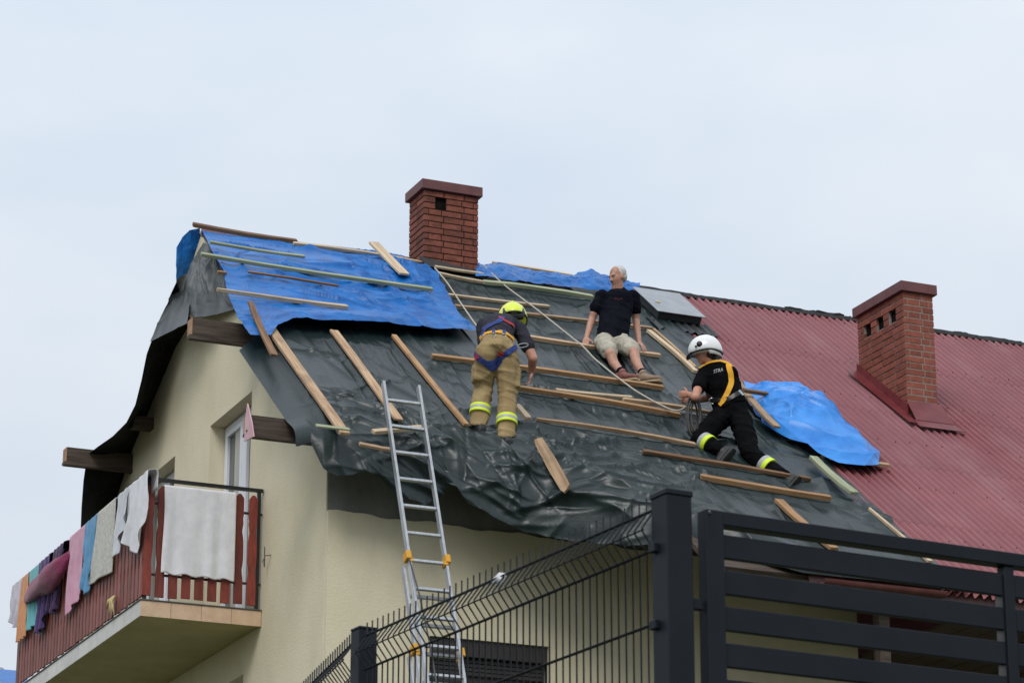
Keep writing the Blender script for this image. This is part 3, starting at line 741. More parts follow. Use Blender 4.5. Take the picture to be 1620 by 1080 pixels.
# ------------------------------------------------------------------ dark tarpaulin over the street slope
BOT = [(492, 684, -.42), (512, 735, -.50), (534, 752, -.52), (570, 748, -.52), (600, 757, -.52), (624, 782, -.54), (670, 797, -.56), (690, 786, -.55), (702, 762, -.52), (724, 770, -.58),
       (742, 800, -.62), (772, 815, -.66), (822, 838, -.74), (866, 848, -.85), (960, 862, -1.2), (1040, 862, -1.5), (1110, 862, -1.85)]
bp = [onY(a, b_, c_) for a, b_, c_ in BOT]
bp += [arr((x, -2.46, roofz(-2.46)-.01)) for x in (3.9, 4.5, 5.2, 5.75)]
bp = np.array(bp); o_ = np.argsort(bp[:, 0]); bp = bp[o_]
TX0, TX1 = -.50, 5.66
nu, nv = 560, 420
U = np.linspace(0, 1, nu); X0 = TX0+(TX1-TX0)*U
Vt = np.linspace(0, 1, nv)
ybt = np.interp(X0, bp[:, 0], bp[:, 1]); zbt = np.interp(X0, bp[:, 0], bp[:, 2])+.035*fbm(X0*5, X0*0+2.2, 77)*np.clip((3.6-X0)/.6, 0, 1)
yle = np.interp(X0, [-.5, 1.6, 2.6, 3.6, 4.2, 5.7], [-.10, -.14, -.5, -1.4, -2.0, -2.40])    # where the sheet leaves the rafters
vb = .78
P = np.zeros((nv, nu, 3))
for j in range(nu):
    xl = X0[j]
    y_top = float(np.interp(xl, [-.6, -.3, .1, .5, 1.6, 1.9], [1.35, 1.6, 2.1, 2.5, 4.2, 4.5]))          # left part starts under the blue sheet
    e = arr((xl, yle[j], roofz(yle[j]))); t_ = arr((xl, y_top, roofz(y_top))); b_ = arr((xl, ybt[j], zbt[j]))
    L2 = np.linalg.norm(b_-e); c1 = e+arr((0, -1, -KS))/NL*L2*.45; c2 = b_+arr((0, -.05, .45))*L2
    m_ = Vt <= vb; s = (Vt[m_]/vb)[:, None]; P[m_, j] = t_*(1-s)+e*s
    s = ((Vt[~m_]-vb)/(1-vb))[:, None]; P[~m_, j] = e*(1-s)**3+3*c1*s*(1-s)**2+3*c2*s*s*(1-s)+b_*s**3
# side edges: sag past the verge on the left, slight in and out on the right
Yg = P[..., 1]; edge = np.clip((0.0-P[..., 0])/.5, 0, 1); P[..., 2] -= .16*edge**1.5
redge = np.clip((P[..., 0]-5.35)/.3, 0, 1); P[..., 0] += redge*.05*fbm(Yg*1.3, Yg*0, 9)
# pulled-in left corner as in the photo
S_ = (4.5-P[0, :, 1])[None, :]*NL+np.concatenate([np.zeros((1, nu)), np.cumsum(np.linalg.norm(np.diff(P, axis=0), axis=-1), axis=0)]); Xg = P[..., 0]; hang = np.clip((Vt-vb)/(1-vb), 0, 1)[:, None]*np.ones_like(Xg)
low = np.clip((0.9-Yg)/1.0, 0, 1); left = np.clip((3.2-Xg)/2.0, 0, 1)
wu_ = .5*fbm(Xg*.9, S_*.9, 4); wv_ = .5*fbm(Xg*.8+7, S_*.8, 5)
Xw, Sw = Xg+wu_*.5, S_+wv_*.5
upper = 1-low
h = .022*fbm(Xw*.7, Sw*.6, 1, 2)+.010*sharp(Xw*1.3, Sw*1.1, 2, 2)
rc_ = random.Random(21); cs = []
def rnd(x0, x1, s0, s1, n, ang, sp, l0, l1, w0, w1, a0, a1):
    for _ in range(n):
        x, s = rc_.uniform(x0, x1), rc_.uniform(s0, s1); a = rad(rc_.gauss(ang, sp)); l = rc_.uniform(l0, l1); w = rc_.uniform(w0, w1)
        cs.append((x, s, x+math.cos(a)*l, s+math.sin(a)*l, w, rc_.uniform(a0, a1)*rc_.choice((1, 1, 1, -.6))))
SMX = float(S_[:, nu//2].max())
rnd(.8, 5.6, -.2, 3.5, 80, 92, 6, 1.2, 3.6, .018, .06, .012, .036)             # tight folds running down the slope
rnd(-.4, 5.6, 1.5, 6.0, 45, 78, 16, .8, 2.4, .025, .08, .012, .036)
rnd(-.4, 3.2, 3.0, 6.4, 60, 55, 35, .4, 1.6, .02, .08, .012, .045)
rnd(1.5, 5.5, .5, 8.0, 70, 6, 14, .5, 2.2, .02, .06, .006, .024)              # folds along the battens
rnd(-.4, 3.0, 5.2, 6.4, 45, 18, 26, .5, 1.8, .035, .10, .015, .055)              # heaped eave
rnd(-.4, 3.4, 6.0, 8.0, 75, 28, 26, .45, 1.8, .035, .10, .02, .065)           # hanging part
rnd(-.4, 3.4, 6.0, 8.0, 22, -30, 22, .3, 1.0, .03, .07, .012, .035)
rnd(3.0, 5.5, 4.5, 8.6, 60, 40, 35, .4, 1.6, .02, .06, .008, .03)
for sa, sb in SEGS:                                                            # little pulls around every board
    for _ in range(5):
        f = rc_.random(); q = sa*(1-f)+sb*f; s0 = (4.5-q[1])*NL; a = rad(rc_.gauss(90, 25)); l = rc_.uniform(.15, .6)*rc_.choice((-1, 1)); cs.append((q[0], s0, q[0]+math.cos(a)*l, s0+math.sin(a)*l, rc_.uniform(.012, .03), rc_.uniform(.006, .02)))
h = creases(h, Xg, S_, cs)
h += .0015*fbm(Xg*14, S_*14, 9, 2)
h += .006*np.exp(-((Xg % 1.15-.5)/.010)**2)*(1-hang)                                       # packing folds
h = np.clip(h-.035*(1-hang), -.06, .4)
h = h*(1-.6*edge*(1-hang)); dmin = np.full(Xg.shape, 9.0)
for sa, sb in SEGS:
    ax_, ay_ = sa[0], sa[1]*NL; bx_, by_ = sb[0], sb[1]*NL; px_, py_ = Xg-ax_, P[..., 1]*NL-ay_; dx_, dy_ = bx_-ax_, by_-ay_; tt = np.clip((px_*dx_+py_*dy_)/(dx_*dx_+dy_*dy_), 0, 1)
    dmin = np.minimum(dmin, np.hypot(px_-tt*dx_, py_-tt*dy_))
pin = np.exp(-(dmin/.06)**2)*(1-hang); h = h*(1-.85*pin)+.020*pin
h += .03*np.clip((Xg-5.0)/.3, 0, 1)
# bulge where the sheet is heaped below the firefighter
bx = proj((0, 0, 0)); h += .08*np.exp(-((Xg-1.75)/.45)**2-((Yg+.42)/.22)**2)
# rafters showing through as faint ribs
h += .010*np.exp(-(((Xg+.15) % .86-.43)/.05)**2)*(1-hang)
P = displaced(P, h)
mb = MB(); mb.grid(P)
cen = (2.6, 0, .8)
tarp = single(mb, 'tarpaulin', 'tarp_dark', 'large dark green tarpaulin spread over the street slope of the roof', 'tarpaulin', cen, smooth=True)
DTREE = BVHTree.FromPolygons(mb.v, mb.f)
def on_tarp(px, py):
    r = Vector(ray(px, py)).normalized(); hit = DTREE.ray_cast(Vector(CAM), r)
    return (np.array(hit[0]), np.array(hit[1])) if hit[0] else (onroof(px, py), RN)

def sheet_from(top, bottom, left, right, nu, nv, hfun, name, mat, label, toward=None, base=None):
    P = coons(top, bottom, left, right, nu, nv)
    u = np.linspace(0, 1, nu)[None, :]*np.ones((nv, 1)); v = np.linspace(0, 1, nv)[:, None]*np.ones((1, nu))
    wu = np.linalg.norm(arr(top[-1])-arr(top[0])); wv = np.linalg.norm(arr(left[-1])-arr(left[0]))
    P = displaced(P, hfun(u, v, u*wu, v*wv), toward); mb = MB(); mb.grid(P)
    return single(mb, name, mat, label, 'tarpaulin', tuple(P.reshape(-1, 3).mean(0)) if base is None else base, smooth=True)
R_ = lambda pts, h: [onroof(a, b, h) for a, b in pts]
# blue sheet on the upper left
bt = [(319, 361), (400, 371), (470, 383), (590, 393), (640, 402), (672, 416)]
bt3 = [onY(a, b_, YR-.03) for a, b_ in bt]
bl_ = R_([(319, 361), (334, 392), (354, 428), (361, 468), (376, 503), (396, 531)], .06); bl_[0] = bt3[0]
br_ = R_([(672, 416), (692, 432), (700, 452), (722, 486), (740, 506), (757, 521)], .05); br_[0] = bt3[-1]
bb_ = R_([(396, 531), (428, 532), (440, 516), (462, 508), (500, 511), (560, 515), (600, 516), (660, 519), (720, 521), (757, 521)], .07); bb_[0] = bl_[-1]; bb_[-1] = br_[-1]
def hb(u, v, x, y):
    xw = x+.3*fbm(x, y, 30); yw_ = y+.3*fbm(x+5, y, 32)
    h = .025*fbm(xw*1.2, yw_*1.4, 31)+.045*sharp(xw*.9+.4*yw_, yw_*1.7, 33, 4)+.035*sharp(xw*2.2-yw_*.5, yw_*1.0+xw*.2, 34, 4)+.02*sharp(xw*4.4+yw_, yw_*4-xw, 36, 3)-.035
    rq = random.Random(5); h = .022*fbm(xw*1.0, yw_*1.2, 31, 2)+.012*sharp(xw*1.4, yw_*1.6, 33, 2)-.01; cb = []
    for k in range(85):
        x0_, y0_ = rq.uniform(0, 3.2), rq.uniform(0, 3.0); a = rad(rq.choice((rq.gauss(0, 14), rq.gauss(80, 20), rq.gauss(35, 25)))); l = rq.uniform(.5, 2.2); cb.append((x0_, y0_, x0_+l*math.cos(a), y0_+l*math.sin(a), rq.uniform(.025, .10), rq.uniform(.01, .05)*rq.choice((1, 1, -.6))))
    h = creases(h, x, y, cb)
    h += .006*np.exp(-((x % .55-.27)/.010)**2)+.006*np.exp(-((y % .5-.2)/.010)**2)
    h += np.clip((v-.6)/.4, 0, 1)*(.055*ridge(x*.9-y*.5, y*2.6+.2*x, 37)+.02*ridge(x*3, y*4, 39))
    h += np.clip((.12-u)/.12, 0, 1)*.03*ridge(x*3, y*3.5, 41)
    return h-.015+.06*np.exp(-((v-.95)/.06)**2)*np.sin(np.clip((u-.12)/.88, 0, 1)*math.pi)
sheet_from(bt3, bb_, bl_, br_, 300, 160, hb, 'tarpaulin', 'tarp_blue', 'bright blue tarpaulin nailed over the upper left of the roof')
# blue flap hanging over the back of the gable tip
sheet_from([onX(316, 361, -.02), onX(300, 364, -.10), onX(288, 376, -.16), onX(279, 392, -.22)], [onX(318, 398, .05), onX(308, 418, .03), onX(294, 436, -.06), onX(277, 452, -.2)],
           [onX(316, 361, -.02), onX(319, 378, .02), onX(318, 398, .05)], [onX(279, 392, -.22), onX(278, 420, -.22), onX(277, 452, -.2)], 40, 40,
           lambda u, v, x, y: .02*ridge(u*3, v*2, 43)+.01*fbm(u*5, v*5, 44), 'tarpaulin', 'tarp_blue', 'small blue tarpaulin flap curled over the gable tip', (-1, -1, 0))
# crumpled grey sheet wrapped round the gable tip
sheet_from([onX(323, 384, -.06), onX(333, 389, -.05), onX(346, 402, -.02)], [onX(278, 488, -.30), onX(293, 496, -.28), onX(309, 501, -.25), onX(325, 500, -.2), (onX(345, 496, -.12)), onX(378, 487, -.04)],
           [onX(323, 384, -.06), onX(307, 415, -.12), onX(292, 450, -.22), onX(278, 488, -.30)], [onX(346, 402, -.02), onX(356, 430, -.03), onX(364, 455, -.04), onX(378, 487, -.04)], 110, 90,
           lambda u, v, x, y: creases(.02*fbm(u*3, v*2, 45), u, v, [(random.Random(k).uniform(0, 1), random.Random(k+50).uniform(-.1, .5), random.Random(k).uniform(0, 1)+random.Random(k+9).uniform(-.12, .12), random.Random(k+50).uniform(.4, 1.0), random.Random(k+3).uniform(.02, .06), random.Random(k+4).uniform(.015, .05)) for k in range(46)]), 'tarpaulin', 'tarp_grey', 'crumpled grey plastic sheet hanging at the gable tip', (-1, -.6, 0))
# black sheet hanging off the rear verge
ou = [(279, 446), (262, 487), (243, 530), (232, 560), (224, 600), (214, 640), (200, 668), (178, 690), (155, 706), (138, 719), (132, 760), (129, 800), (127, 850)]
inn = [(302, 500), (300, 520), (282, 548), (268, 580), (256, 606), (243, 636), (233, 662), (222, 688), (212, 712), (203, 738), (195, 764), (184, 796), (172, 822)]
xo = np.linspace(-.34, -.62, len(ou)); 
ou3 = [onX(a, b_, float(x)) for (a, b_), x in zip(ou, xo)]; in3 = [onX(a, b_, .03) for a, b_ in inn]
def hblk(u, v, x, y): return .03*ridge(u*1.5, v*4, 51)*np.sin(u*math.pi)+.015*fbm(u*4, v*10, 53)*np.sin(u*math.pi)
sheet_from([ou3[0], in3[0]], [ou3[-1], in3[-1]], ou3, in3, 40, 160, hblk, 'tarpaulin', 'tarp_back', 'black plastic sheet billowing off the rear edge of the gable', (-1, -1, 0))
# the grey outer face of the rear sheet near the top
sheet_from([onX(297, 432, -.05), onX(283, 440, -.33)], [onX(297, 512, -.35), onX(238, 541, -.44)], [onX(297, 432, -.05), onX(303, 470, -.2), onX(297, 512, -.35)], [onX(283, 440, -.33), onX(262, 485, -.38), onX(238, 541, -.44)], 40, 50,
           lambda u, v, x, y: .012*ridge(u*2, v*3, 55)+.006, 'tarpaulin', 'tarp_grey', 'smooth dark grey sheet edge behind the crumpled gable piece', (-1, -1, .3))
# crumpled blue strip along the ridge between chimney and hatch
rt = [(752, 420), (790, 418), (850, 430), (905, 437), (925, 430), (938, 427), (950, 434), (975, 441), (1010, 450)]
rbm = [(752, 437), (800, 444), (850, 449), (900, 455), (935, 459), (960, 461), (1010, 464)]
rt3 = [onY(a, b_, YR-.06) for a, b_ in rt]; rb3 = R_(rbm, .05)
sheet_from(rt3, rb3, [rt3[0], rb3[0]], [rt3[-1], rb3[-1]], 220, 40, lambda u, v, x, y: .07*ridge(x*2.2, v*2+x, 57)*np.sin(v*math.pi)+.03*ridge(x*6, v*3, 59), 'tarpaulin', 'tarp_blue', 'crumpled blue tarpaulin strip along the ridge right of the chimney')
# pale blue bundle at the verge
lt = [(1176, 606), (1195, 612), (1240, 613), (1275, 618), (1303, 632)]
lb = [(1205, 672), (1245, 698), (1290, 722), (1325, 737), (1365, 745), (1388, 741)]
ll = [(1176, 606), (1182, 635), (1205, 672)]; lr = [(1303, 632), (1330, 665), (1362, 700), (1391, 718), (1388, 741)]
def hbun(u, v, x, y):
    ed = np.clip(np.minimum(np.minimum(u, 1-u), np.minimum(v, 1-v))*5, 0, 1)
    h = .25*np.sin(np.clip(u, 0, 1)*math.pi)**.55*np.sin(np.clip(v, 0, 1)*math.pi)**.7
    h += .03*sharp(x*1.0+y*.6, y*1.0, 61, 2); rq = random.Random(9); h = creases(h, x, y, [(a_, c_, a_+rq.uniform(-.5, .5), c_+rq.uniform(-.25, .25), rq.uniform(.02, .07), rq.uniform(.02, .085)*rq.choice((1, 1, -.7))) for a_, c_ in [(rq.uniform(0, 1.3), rq.uniform(0, 1.0)) for _ in range(70)]])
    h += np.clip((v-.62)/.38, 0, 1)*(.14*sharp(x*2.2+y*1.6, y*3-x, 63, 2)+.07*sharp(x*5, y*5+x, 65, 2.5))
    h += np.clip((.2-v)/.2, 0, 1)*(.07*ridge(x*3.4, y*5, 67)+.03*ridge(x*9, y*7, 68))
    return h*(.35+.65*ed)+.012
sheet_from(R_(lt, .03), R_(lb, .02), R_(ll, .03), R_(lr, .02), 220, 150, hbun, 'tarpaulin', 'tarp_pale_blue', 'puffed pale blue plastic sheet bundle beside the red slope')

# wide splintered plank on the hanging part of the dark sheet
a, _ = on_tarp(856, 703); b_, _ = on_tarp(901, 784); toC = unit(CAM-a)
dd = unit(b_-a); nn = unit(toC-dd*(toC@dd)); ss = np.cross(nn, dd); L = np.linalg.norm(b_-a)
Rm = np.stack([dd, ss, nn], 1); mb = MB()
out_ = [(0, -.035), (.03, .045), (L*.5, .062), (L*.9, .06), (L*.96, .05), (L, .02), (L*1.03, -.03), (L*.97, -.05), (L*.5, -.058), (L*.1, -.05)]
mb.prism([(x, y_, 0) for x, y_ in out_], (0, 0, .028))
o = link('plank', mb.mesh('plank', 'pine'), None, tuple(a+nn*.085)); o.rotation_euler = Matrix(Rm.tolist()).to_euler(); tag(o, 'wide splintered plank lying steeply on the hanging dark tarpaulin', 'plank', 'timber laid on the roof')

# ------------------------------------------------------------------ ropes
def rope(label, pts, r, mat, cat='rope'):
    pts = np.array(pts); d = np.r_[0, np.cumsum(np.linalg.norm(np.diff(pts, axis=0), axis=1))]; t = np.linspace(0, d[-1], max(12, int(d[-1]/.06)))
    q = np.stack([np.interp(t, d, pts[:, c]) for c in range(3)], -1)
    for _ in range(3): q[1:-1] = (q[:-2]+2*q[1:-1]+q[2:])/4
    mb = MB(); mb.tube(list(q), r, 7); return single(mb, 'rope', mat, label, cat, tuple(q[0]), smooth=True)
rope('pale rope running from the chimney foot to the bent firefighter', [onroof(688, 424, .08), onroof(706, 445, .06), onroof(728, 478, .06), onroof(748, 507, .10), onroof(757, 519, .16)], .0095, 'rope')
rope('pale rope running from the ridge past the seated man to the kneeling firefighter', [onroof(764, 420, .08), onroof(800, 453, .06), onroof(850, 490, .07), onroof(900, 530, .09), onroof(922, 547, .11), onroof(940, 567, .08), onroof(968, 590, .09), onroof(1005, 618, .10), onroof(1040, 638, .10), onroof(1070, 652, .12), onY(1090, 641, .72)], .0095, 'rope')

# ------------------------------------------------------------------ ladder
LA = rad(69.0); ld = np.array([0, -math.cos(LA), -math.sin(LA)]); ln_ = np.array([0, -math.sin(LA), math.cos(LA)])
top = onY(634, 608, -.60); LX = np.array([1, 0, 0])
lat = .0; ld = unit(ld+LX*lat)
lo = thing('ladder', 'aluminium extension ladder leaning on the torn eave', 'ladder', top+ld*6.2)
HW = .185
def stile(c0, s0, s1, off, hw):
    for sg in (-1, 1):
        m = MB(); p = c0+LX*sg*hw+ln_*off; m.bar(p+ld*s0, p+ld*s1, .026, .065, ln_); m.build('stile', 'alu', lo, bevel=.003)
def rungs(c0, s0, s1, off, hw, sp_=.312):
    s = s0
    while s < s1:
        m = MB(); p = c0+ld*s+ln_*off; m.bar(p-LX*(hw-.012), p+LX*(hw-.012), .032, .032, ln_); m.build('rung', 'alu', lo, bevel=.004); s += sp_
stile(top, 0, 3.6, 0, HW); rungs(top, .215, 3.5, 0, HW)
stile(top, 2.12, 4.95, -.075, HW+.034); rungs(top, 2.44, 4.9, -.075, HW+.034)
stile(top, 3.05, 6.15, -.155, HW+.068); rungs(top, 3.36, 6.1, -.155, HW+.068)
for s, off, hw in ((2.05, .0, HW+.012), (3.03, -.075, HW+.046)):
    for sg in (-1, 1):
        m = MB(); p = top+LX*sg*hw+ld*s+ln_*off; m.frame_box(p, LX, ld, ln_, .026, .045, .05); m.frame_box(p+LX*sg*-.02+ld*.05, LX, ld, ln_, .02, .025, .04); m.build('clamp', 'clamp_yellow', lo, bevel=.006)
p0 = top-LX*(HW+.02)
m = MB(); m.tube([p0+ld*2.1+ln_*.05, p0+ld*2.5+LX*.05+ln_*.05, p0+ld*3.0+LX*.09+ln_*.03, p0+ld*4.3+LX*.12+ln_*.03], .008, 6); m.build('cord', 'alu_dark', lo)

# ------------------------------------------------------------------ fence and gate, about 10 m from the camera
GA = rad(4.9); gx_ = np.array([math.cos(GA), math.sin(GA), 0]); gy_ = np.array([-math.sin(GA), math.cos(GA), 0]); UP = np.array([0, 0, 1.0])
PC = CAM+ray(1064, 900)*10.0
def at_ray(px, py, o, n):                   # pixel on the vertical plane through o with normal n
    return onplane(px, py, n, n@o)
ztop = (CAM+ray(1068, 778)*10.0)[2]
pb = np.array([PC[0], PC[1], ground_z(PC[1])-.1])
post = thing('fence_post', 'thick anthracite gate post with flat cap', 'post', pb)
m = MB(); hp = .052; c_ = pb.copy(); c_[2] = (pb[2]+ztop)/2; m.frame_box(c_, gx_, gy_, UP, hp, hp, (ztop-pb[2])/2); m.build('post_shaft', 'fence_paint', post, bevel=.004)
m = MB(); m.frame_box(np.array([PC[0], PC[1], ztop+.009]), gx_, gy_, UP, hp+.004, hp+.004, .011); m.build('post_cap', 'fence_paint', post, bevel=.004)
m = MB(); q = np.array([PC[0], PC[1], 0])-gx_*(hp+.012)+gy_*.02
for z in (ztop-.18, ztop-.45): q[2] = z; m = MB(); m.frame_box(q, gx_, gy_, UP, .010, .02, .016); m.build('clip', 'fence_paint', post, bevel=.003)
def wire_panel(label, start, d, length, zt_, spike=.035):
    n = np.cross(d, UP)                                   # the fold points this way
    r = thing('wire_fence', label, 'fence', (start[0], start[1], ground_z(start[1])), 'wire mesh fence panels')
    prof = [(spike, 0), (-.02, 0), (-.088, -.05), (-.098, -.05), (-.165, 0), (-1.05, 0), (-1.12, -.05), (-1.13, -.05), (-1.20, 0), (-1.9, 0)]
    mb = MB(); mb.tube([UP*(zt_+z)+n*o for z, o in prof], .0034, 6); me = mb.mesh('vertical_wire', 'fence_wire', (0, 0, 0), True)
    k = 0; base = arr(r.location)
    while k*.05 < length:
        p = np.array([start[0], start[1], 0])+d*(k*.05)-base; o = link('vertical_wire', me, r, tuple(p)); k += 1
    for z, o, dbl in ((-.018, 0, 1), (-.093, -.05, 0), (-.160, 0, 1), (-.42, 0, 1), (-.68, 0, 1), (-.94, 0, 1), (-1.2, 0, 1), (-1.6, 0, 1)):
        for sg in ((-1, 1) if dbl else (1,)):
            m = MB(); p = np.array([start[0], start[1], zt_+z])+n*(o+sg*.0055); m.tube([p, p+d*length], .003, 6); m.build('horizontal_wire', 'fence_wire', r, smooth=True)
    return r
s1 = PC+gy_*(hp+.015)-gx_*.03
ZW = ztop-.012
f1 = wire_panel('near wire mesh fence panel beside the gate post', s1, gy_, 2.33, ZW)
P2 = PC+gy_*2.46-gx_*.0; 
pb2 = np.array([P2[0], P2[1], ground_z(P2[1])-.1]); post2 = thing('fence_post', 'slim anthracite fence post between the two wire panels', 'post', pb2)
m = MB(); c_ = pb2.copy(); c_[2] = (pb2[2]+ZW+.02)/2; m.frame_box(c_, gx_, gy_, UP, .042, .042, (ZW+.02-pb2[2])/2); m.build('post_shaft', 'fence_paint', post2, bevel=.004)
m = MB(); m.frame_box(np.array([P2[0], P2[1], ZW+.026]), gx_, gy_, UP, .043, .043, .006); m.build('post_cap', 'fence_paint', post2, bevel=.003)
d2a = YAW-math.pi/2+0; 
az = rad(90-66.5)  # view direction azimuth from +Y towards +X
th = az-rad(15.0); d2 = np.array([math.sin(th), math.cos(th), 0])
f2 = wire_panel('far wire mesh fence panel running down out of the picture', P2+d2*.06-gx_*.03, d2, 2.52, ZW)
# white tag on the near panel
tq = at_ray(789, 916, s1, gx_); m = MB(); m.prism([tq+gy_*a_+UP*b__-gx_*c__ for a_, b__, c__ in ((-.06, .012, 0), (-.02, .022, .01), (.05, .008, .004), (.06, -.012, .0), (.0, -.012, .01), (-.015, -.034, .012), (-.04, -.03, .004), (-.045, -.008, 0))], gx_*.004)
single(m, 'label_tag', 'towel_white', 'small white tag caught on the near fence panel', 'tag', tuple(tq), smooth=True)
# gate
g0 = PC-gy_*.0; gn = gy_
def gp(px, py): return at_ray(px, py, PC-gy_*.02, gn)
gl = gp(1126, 820); gu = lambda P_: (P_-PC)@gx_
u0 = gu(gp(1113, 850)); u1 = gu(gp(1141, 850)); ztg = gp(1127, 808)[2]
gate = thing('gate', 'anthracite metal gate of wide horizontal slats beside the post', 'gate', (gl[0], gl[1], ground_z(gl[1])))
def gbox(ua, ub, z0, z1, d0, d1): 
    m = MB(); c_ = np.array([PC[0], PC[1], (z0+z1)/2])+gx_*(ua+ub)/2+gy_*(d0+d1)/2; m.frame_box(c_, gx_, gy_, UP, (ub-ua)/2, (d1-d0)/2, (z1-z0)/2); return m
sw_ = u1-u0; us = [u0, u0+1.30, u0+2.6]
zb_ = ztg-1.75
gbox(u0, u0+sw_, zb_, ztg, -.04, .02).build('gate_stile', 'fence_paint', gate, bevel=.003)
um0 = gu(gp(1586, 900)); um1 = um0+.045
gbox(um0, um1, zb_, ztg-.0505, -.03, .015).build('gate_stile', 'fence_paint', gate, bevel=.003)
ue = um1+1.1
gbox(ue, ue+.06, zb_, ztg-.0505, -.04, .02).build('gate_stile', 'fence_paint', gate, bevel=.003)
gbox(u0+sw_+.001, ue+.06, ztg-.05, ztg, -.04, .02).build('gate_rail', 'fence_paint', gate, bevel=.003)
gbox(u0+sw_+.001, ue, zb_, zb_+.05, -.039, .019).build('gate_rail', 'fence_paint', gate, bevel=.003)
sz = [gp(1145, 740+y_/2.7)[2] for y_ in (284, 384, 438, 537, 593, 692, 744, 850, 902)]
pit = (sz[0]-sz[6])/3; shh = .72*pit*.92
for sec, (ua, ub) in enumerate(((u0+sw_+.002, um0-.006), (um1+.006, ue-.004))):
    z = sz[0]; k = 0
    while z-shh > zb_+.06:
        gbox(ua, ub, z-shh, z, -.022, .002).build('gate_slat', 'fence_paint', gate, bevel=.003)
        if sec == 0: gbox(um0-.03, um0+.002, z-pit+.002, z-shh-.002, -.012, -.004).build('bracket', 'alu_dark', gate)
        z -= pit; k += 1
hg = gp(1103, 955); m = MB(); c_ = hg.copy(); m.frame_box(c_+gy_*.01, gx_, gy_, UP, .024, .014, .019); m.build('hinge', 'fence_paint', gate, bevel=.003)
m = MB(); q = gp(1117, 812)-gy_*.022; m.ell(q, (.006, .006, .008), (gx_, gy_, UP)); m.build('bolt', 'alu_dark', gate)

# ------------------------------------------------------------------ laundry on the balcony
def laundry(name, label, cat, mat, tops, bots, x=BX-.022, back=.35, amp=.012, freq=5, seed=1, nu=34, nv=50, thick=.004):
    """tops / bots: photo pixels along the upper edge (on the rail) and lower edge, left to right, on the outer face of the long side"""
    T = [onX(a, b_, x) for a, b_ in tops]; B_ = [onX(a, b_, x-.004) for a, b_ in bots]
    zt_ = RZ+.042
    u = np.linspace(0, 1, nu); v = np.linspace(0, 1, nv); Tp = interp_poly(T, u); Bp = interp_poly(B_, u); Tp[:, 2] = zt_
    Pg = np.zeros((nv+8, nu, 3)); Pg[8:] = Tp[None]*(1-v[:, None, None])+Bp[None]*v[:, None, None]
    for k in range(8):                                           # over the rail and down inside
        f = (8-k)/8; Pg[k] = Tp; Pg[k, :, 0] = x+.09*min(1, f*2.2); Pg[k, :, 2] = zt_+.012*math.sin(min(1, f*2)*math.pi)-max(0, f-.45)*back
    uu = u[None, :]*np.ones((nv+8, 1)); vv = np.r_[np.zeros(8), v][:, None]*np.ones((1, nu)); w_ = abs(T[-1][1]-T[0][1])
    hgt = 1.5*amp*(np.sin(uu*freq*1.5*math.pi+vv*2.2+seed+.8*np.sin(vv*5+seed))+.7*fbm(uu*freq, vv*2.2, seed))*(.15+.85*vv)
    Pg[..., 0] -= np.clip(hgt+amp, 0, 1)*(vv > 0)
    mb = MB(); mb.grid(Pg)
    o = single(mb, name, mat, label, cat, tuple(Pg[8].mean(0)), 'laundry hung over the balcony rail', smooth=True)
    so = o.modifiers.new('thickness', 'SOLIDIFY'); so.thickness = thick; so.offset = 0
    return o
laundry('cloth', 'white crumpled cloth nearest the balcony corner', 'cloth', 'towel_white', [(207, 794), (236, 770)], [(195, 856), (206, 866), (217, 876), (226, 845), (234, 806)], amp=.02, freq=4, seed=3)
laundry('cloth', 'narrow grey white cloth second from the balcony corner', 'cloth', 'cloth_greywhite', [(188, 812), (207, 795)], [(183, 884), (189, 874), (192, 852), (204, 815)], amp=.02, freq=3, seed=5)
laundry('rug', 'beige patterned bath rug on the long balcony rail', 'rug', 'rug_beige', [(156, 831), (183, 808)], [(138, 927), (150, 921), (164, 912), (177, 905)], amp=.008, freq=2, seed=7, thick=.014)
laundry('towel', 'blue towel between the beige rug and the pink towel', 'towel', 'towel_blue', [(137, 846), (156, 832)], [(131, 922), (136, 944), (141, 937), (148, 890)], amp=.018, freq=4, seed=9)
laundry('towel', 'long pink towel on the long balcony rail', 'towel', 'towel_pink', [(111, 867), (136, 847)], [(105, 978), (114, 962), (124, 950), (130, 938)], amp=.012, freq=3, seed=11)
laundry('cloth', 'dark violet cloth hanging left of the pink towel', 'cloth', 'cloth_violet', [(88, 888), (104, 873)], [(80, 967), (86, 971), (92, 963), (95, 950)], amp=.022, freq=4, seed=13)
laundry('cloth', 'purple cloth hanging below the burgundy blanket', 'cloth', 'cloth_purple', [(64, 908), (82, 893)], [(59, 998), (64, 1003), (70, 992), (76, 965)], amp=.022, freq=4, seed=15)
laundry('cloth', 'teal striped cloth below the burgundy blanket', 'cloth', 'cloth_teal', [(47, 922), (63, 909)], [(44, 999), (52, 992), (61, 985)], amp=.012, freq=3, seed=17)
laundry('cloth', 'orange striped cloth at the far end of the balcony', 'cloth', 'cloth_orange', [(36, 931), (47, 922)], [(29, 1016), (36, 1011), (43, 1006)], amp=.014, freq=3, seed=19)
laundry('cloth', 'pale lilac cloth at the far end of the balcony rail', 'cloth', 'cloth_lilac', [(21, 943), (37, 930)], [(16, 979), (24, 993), (30, 990)], amp=.014, freq=3, seed=21)
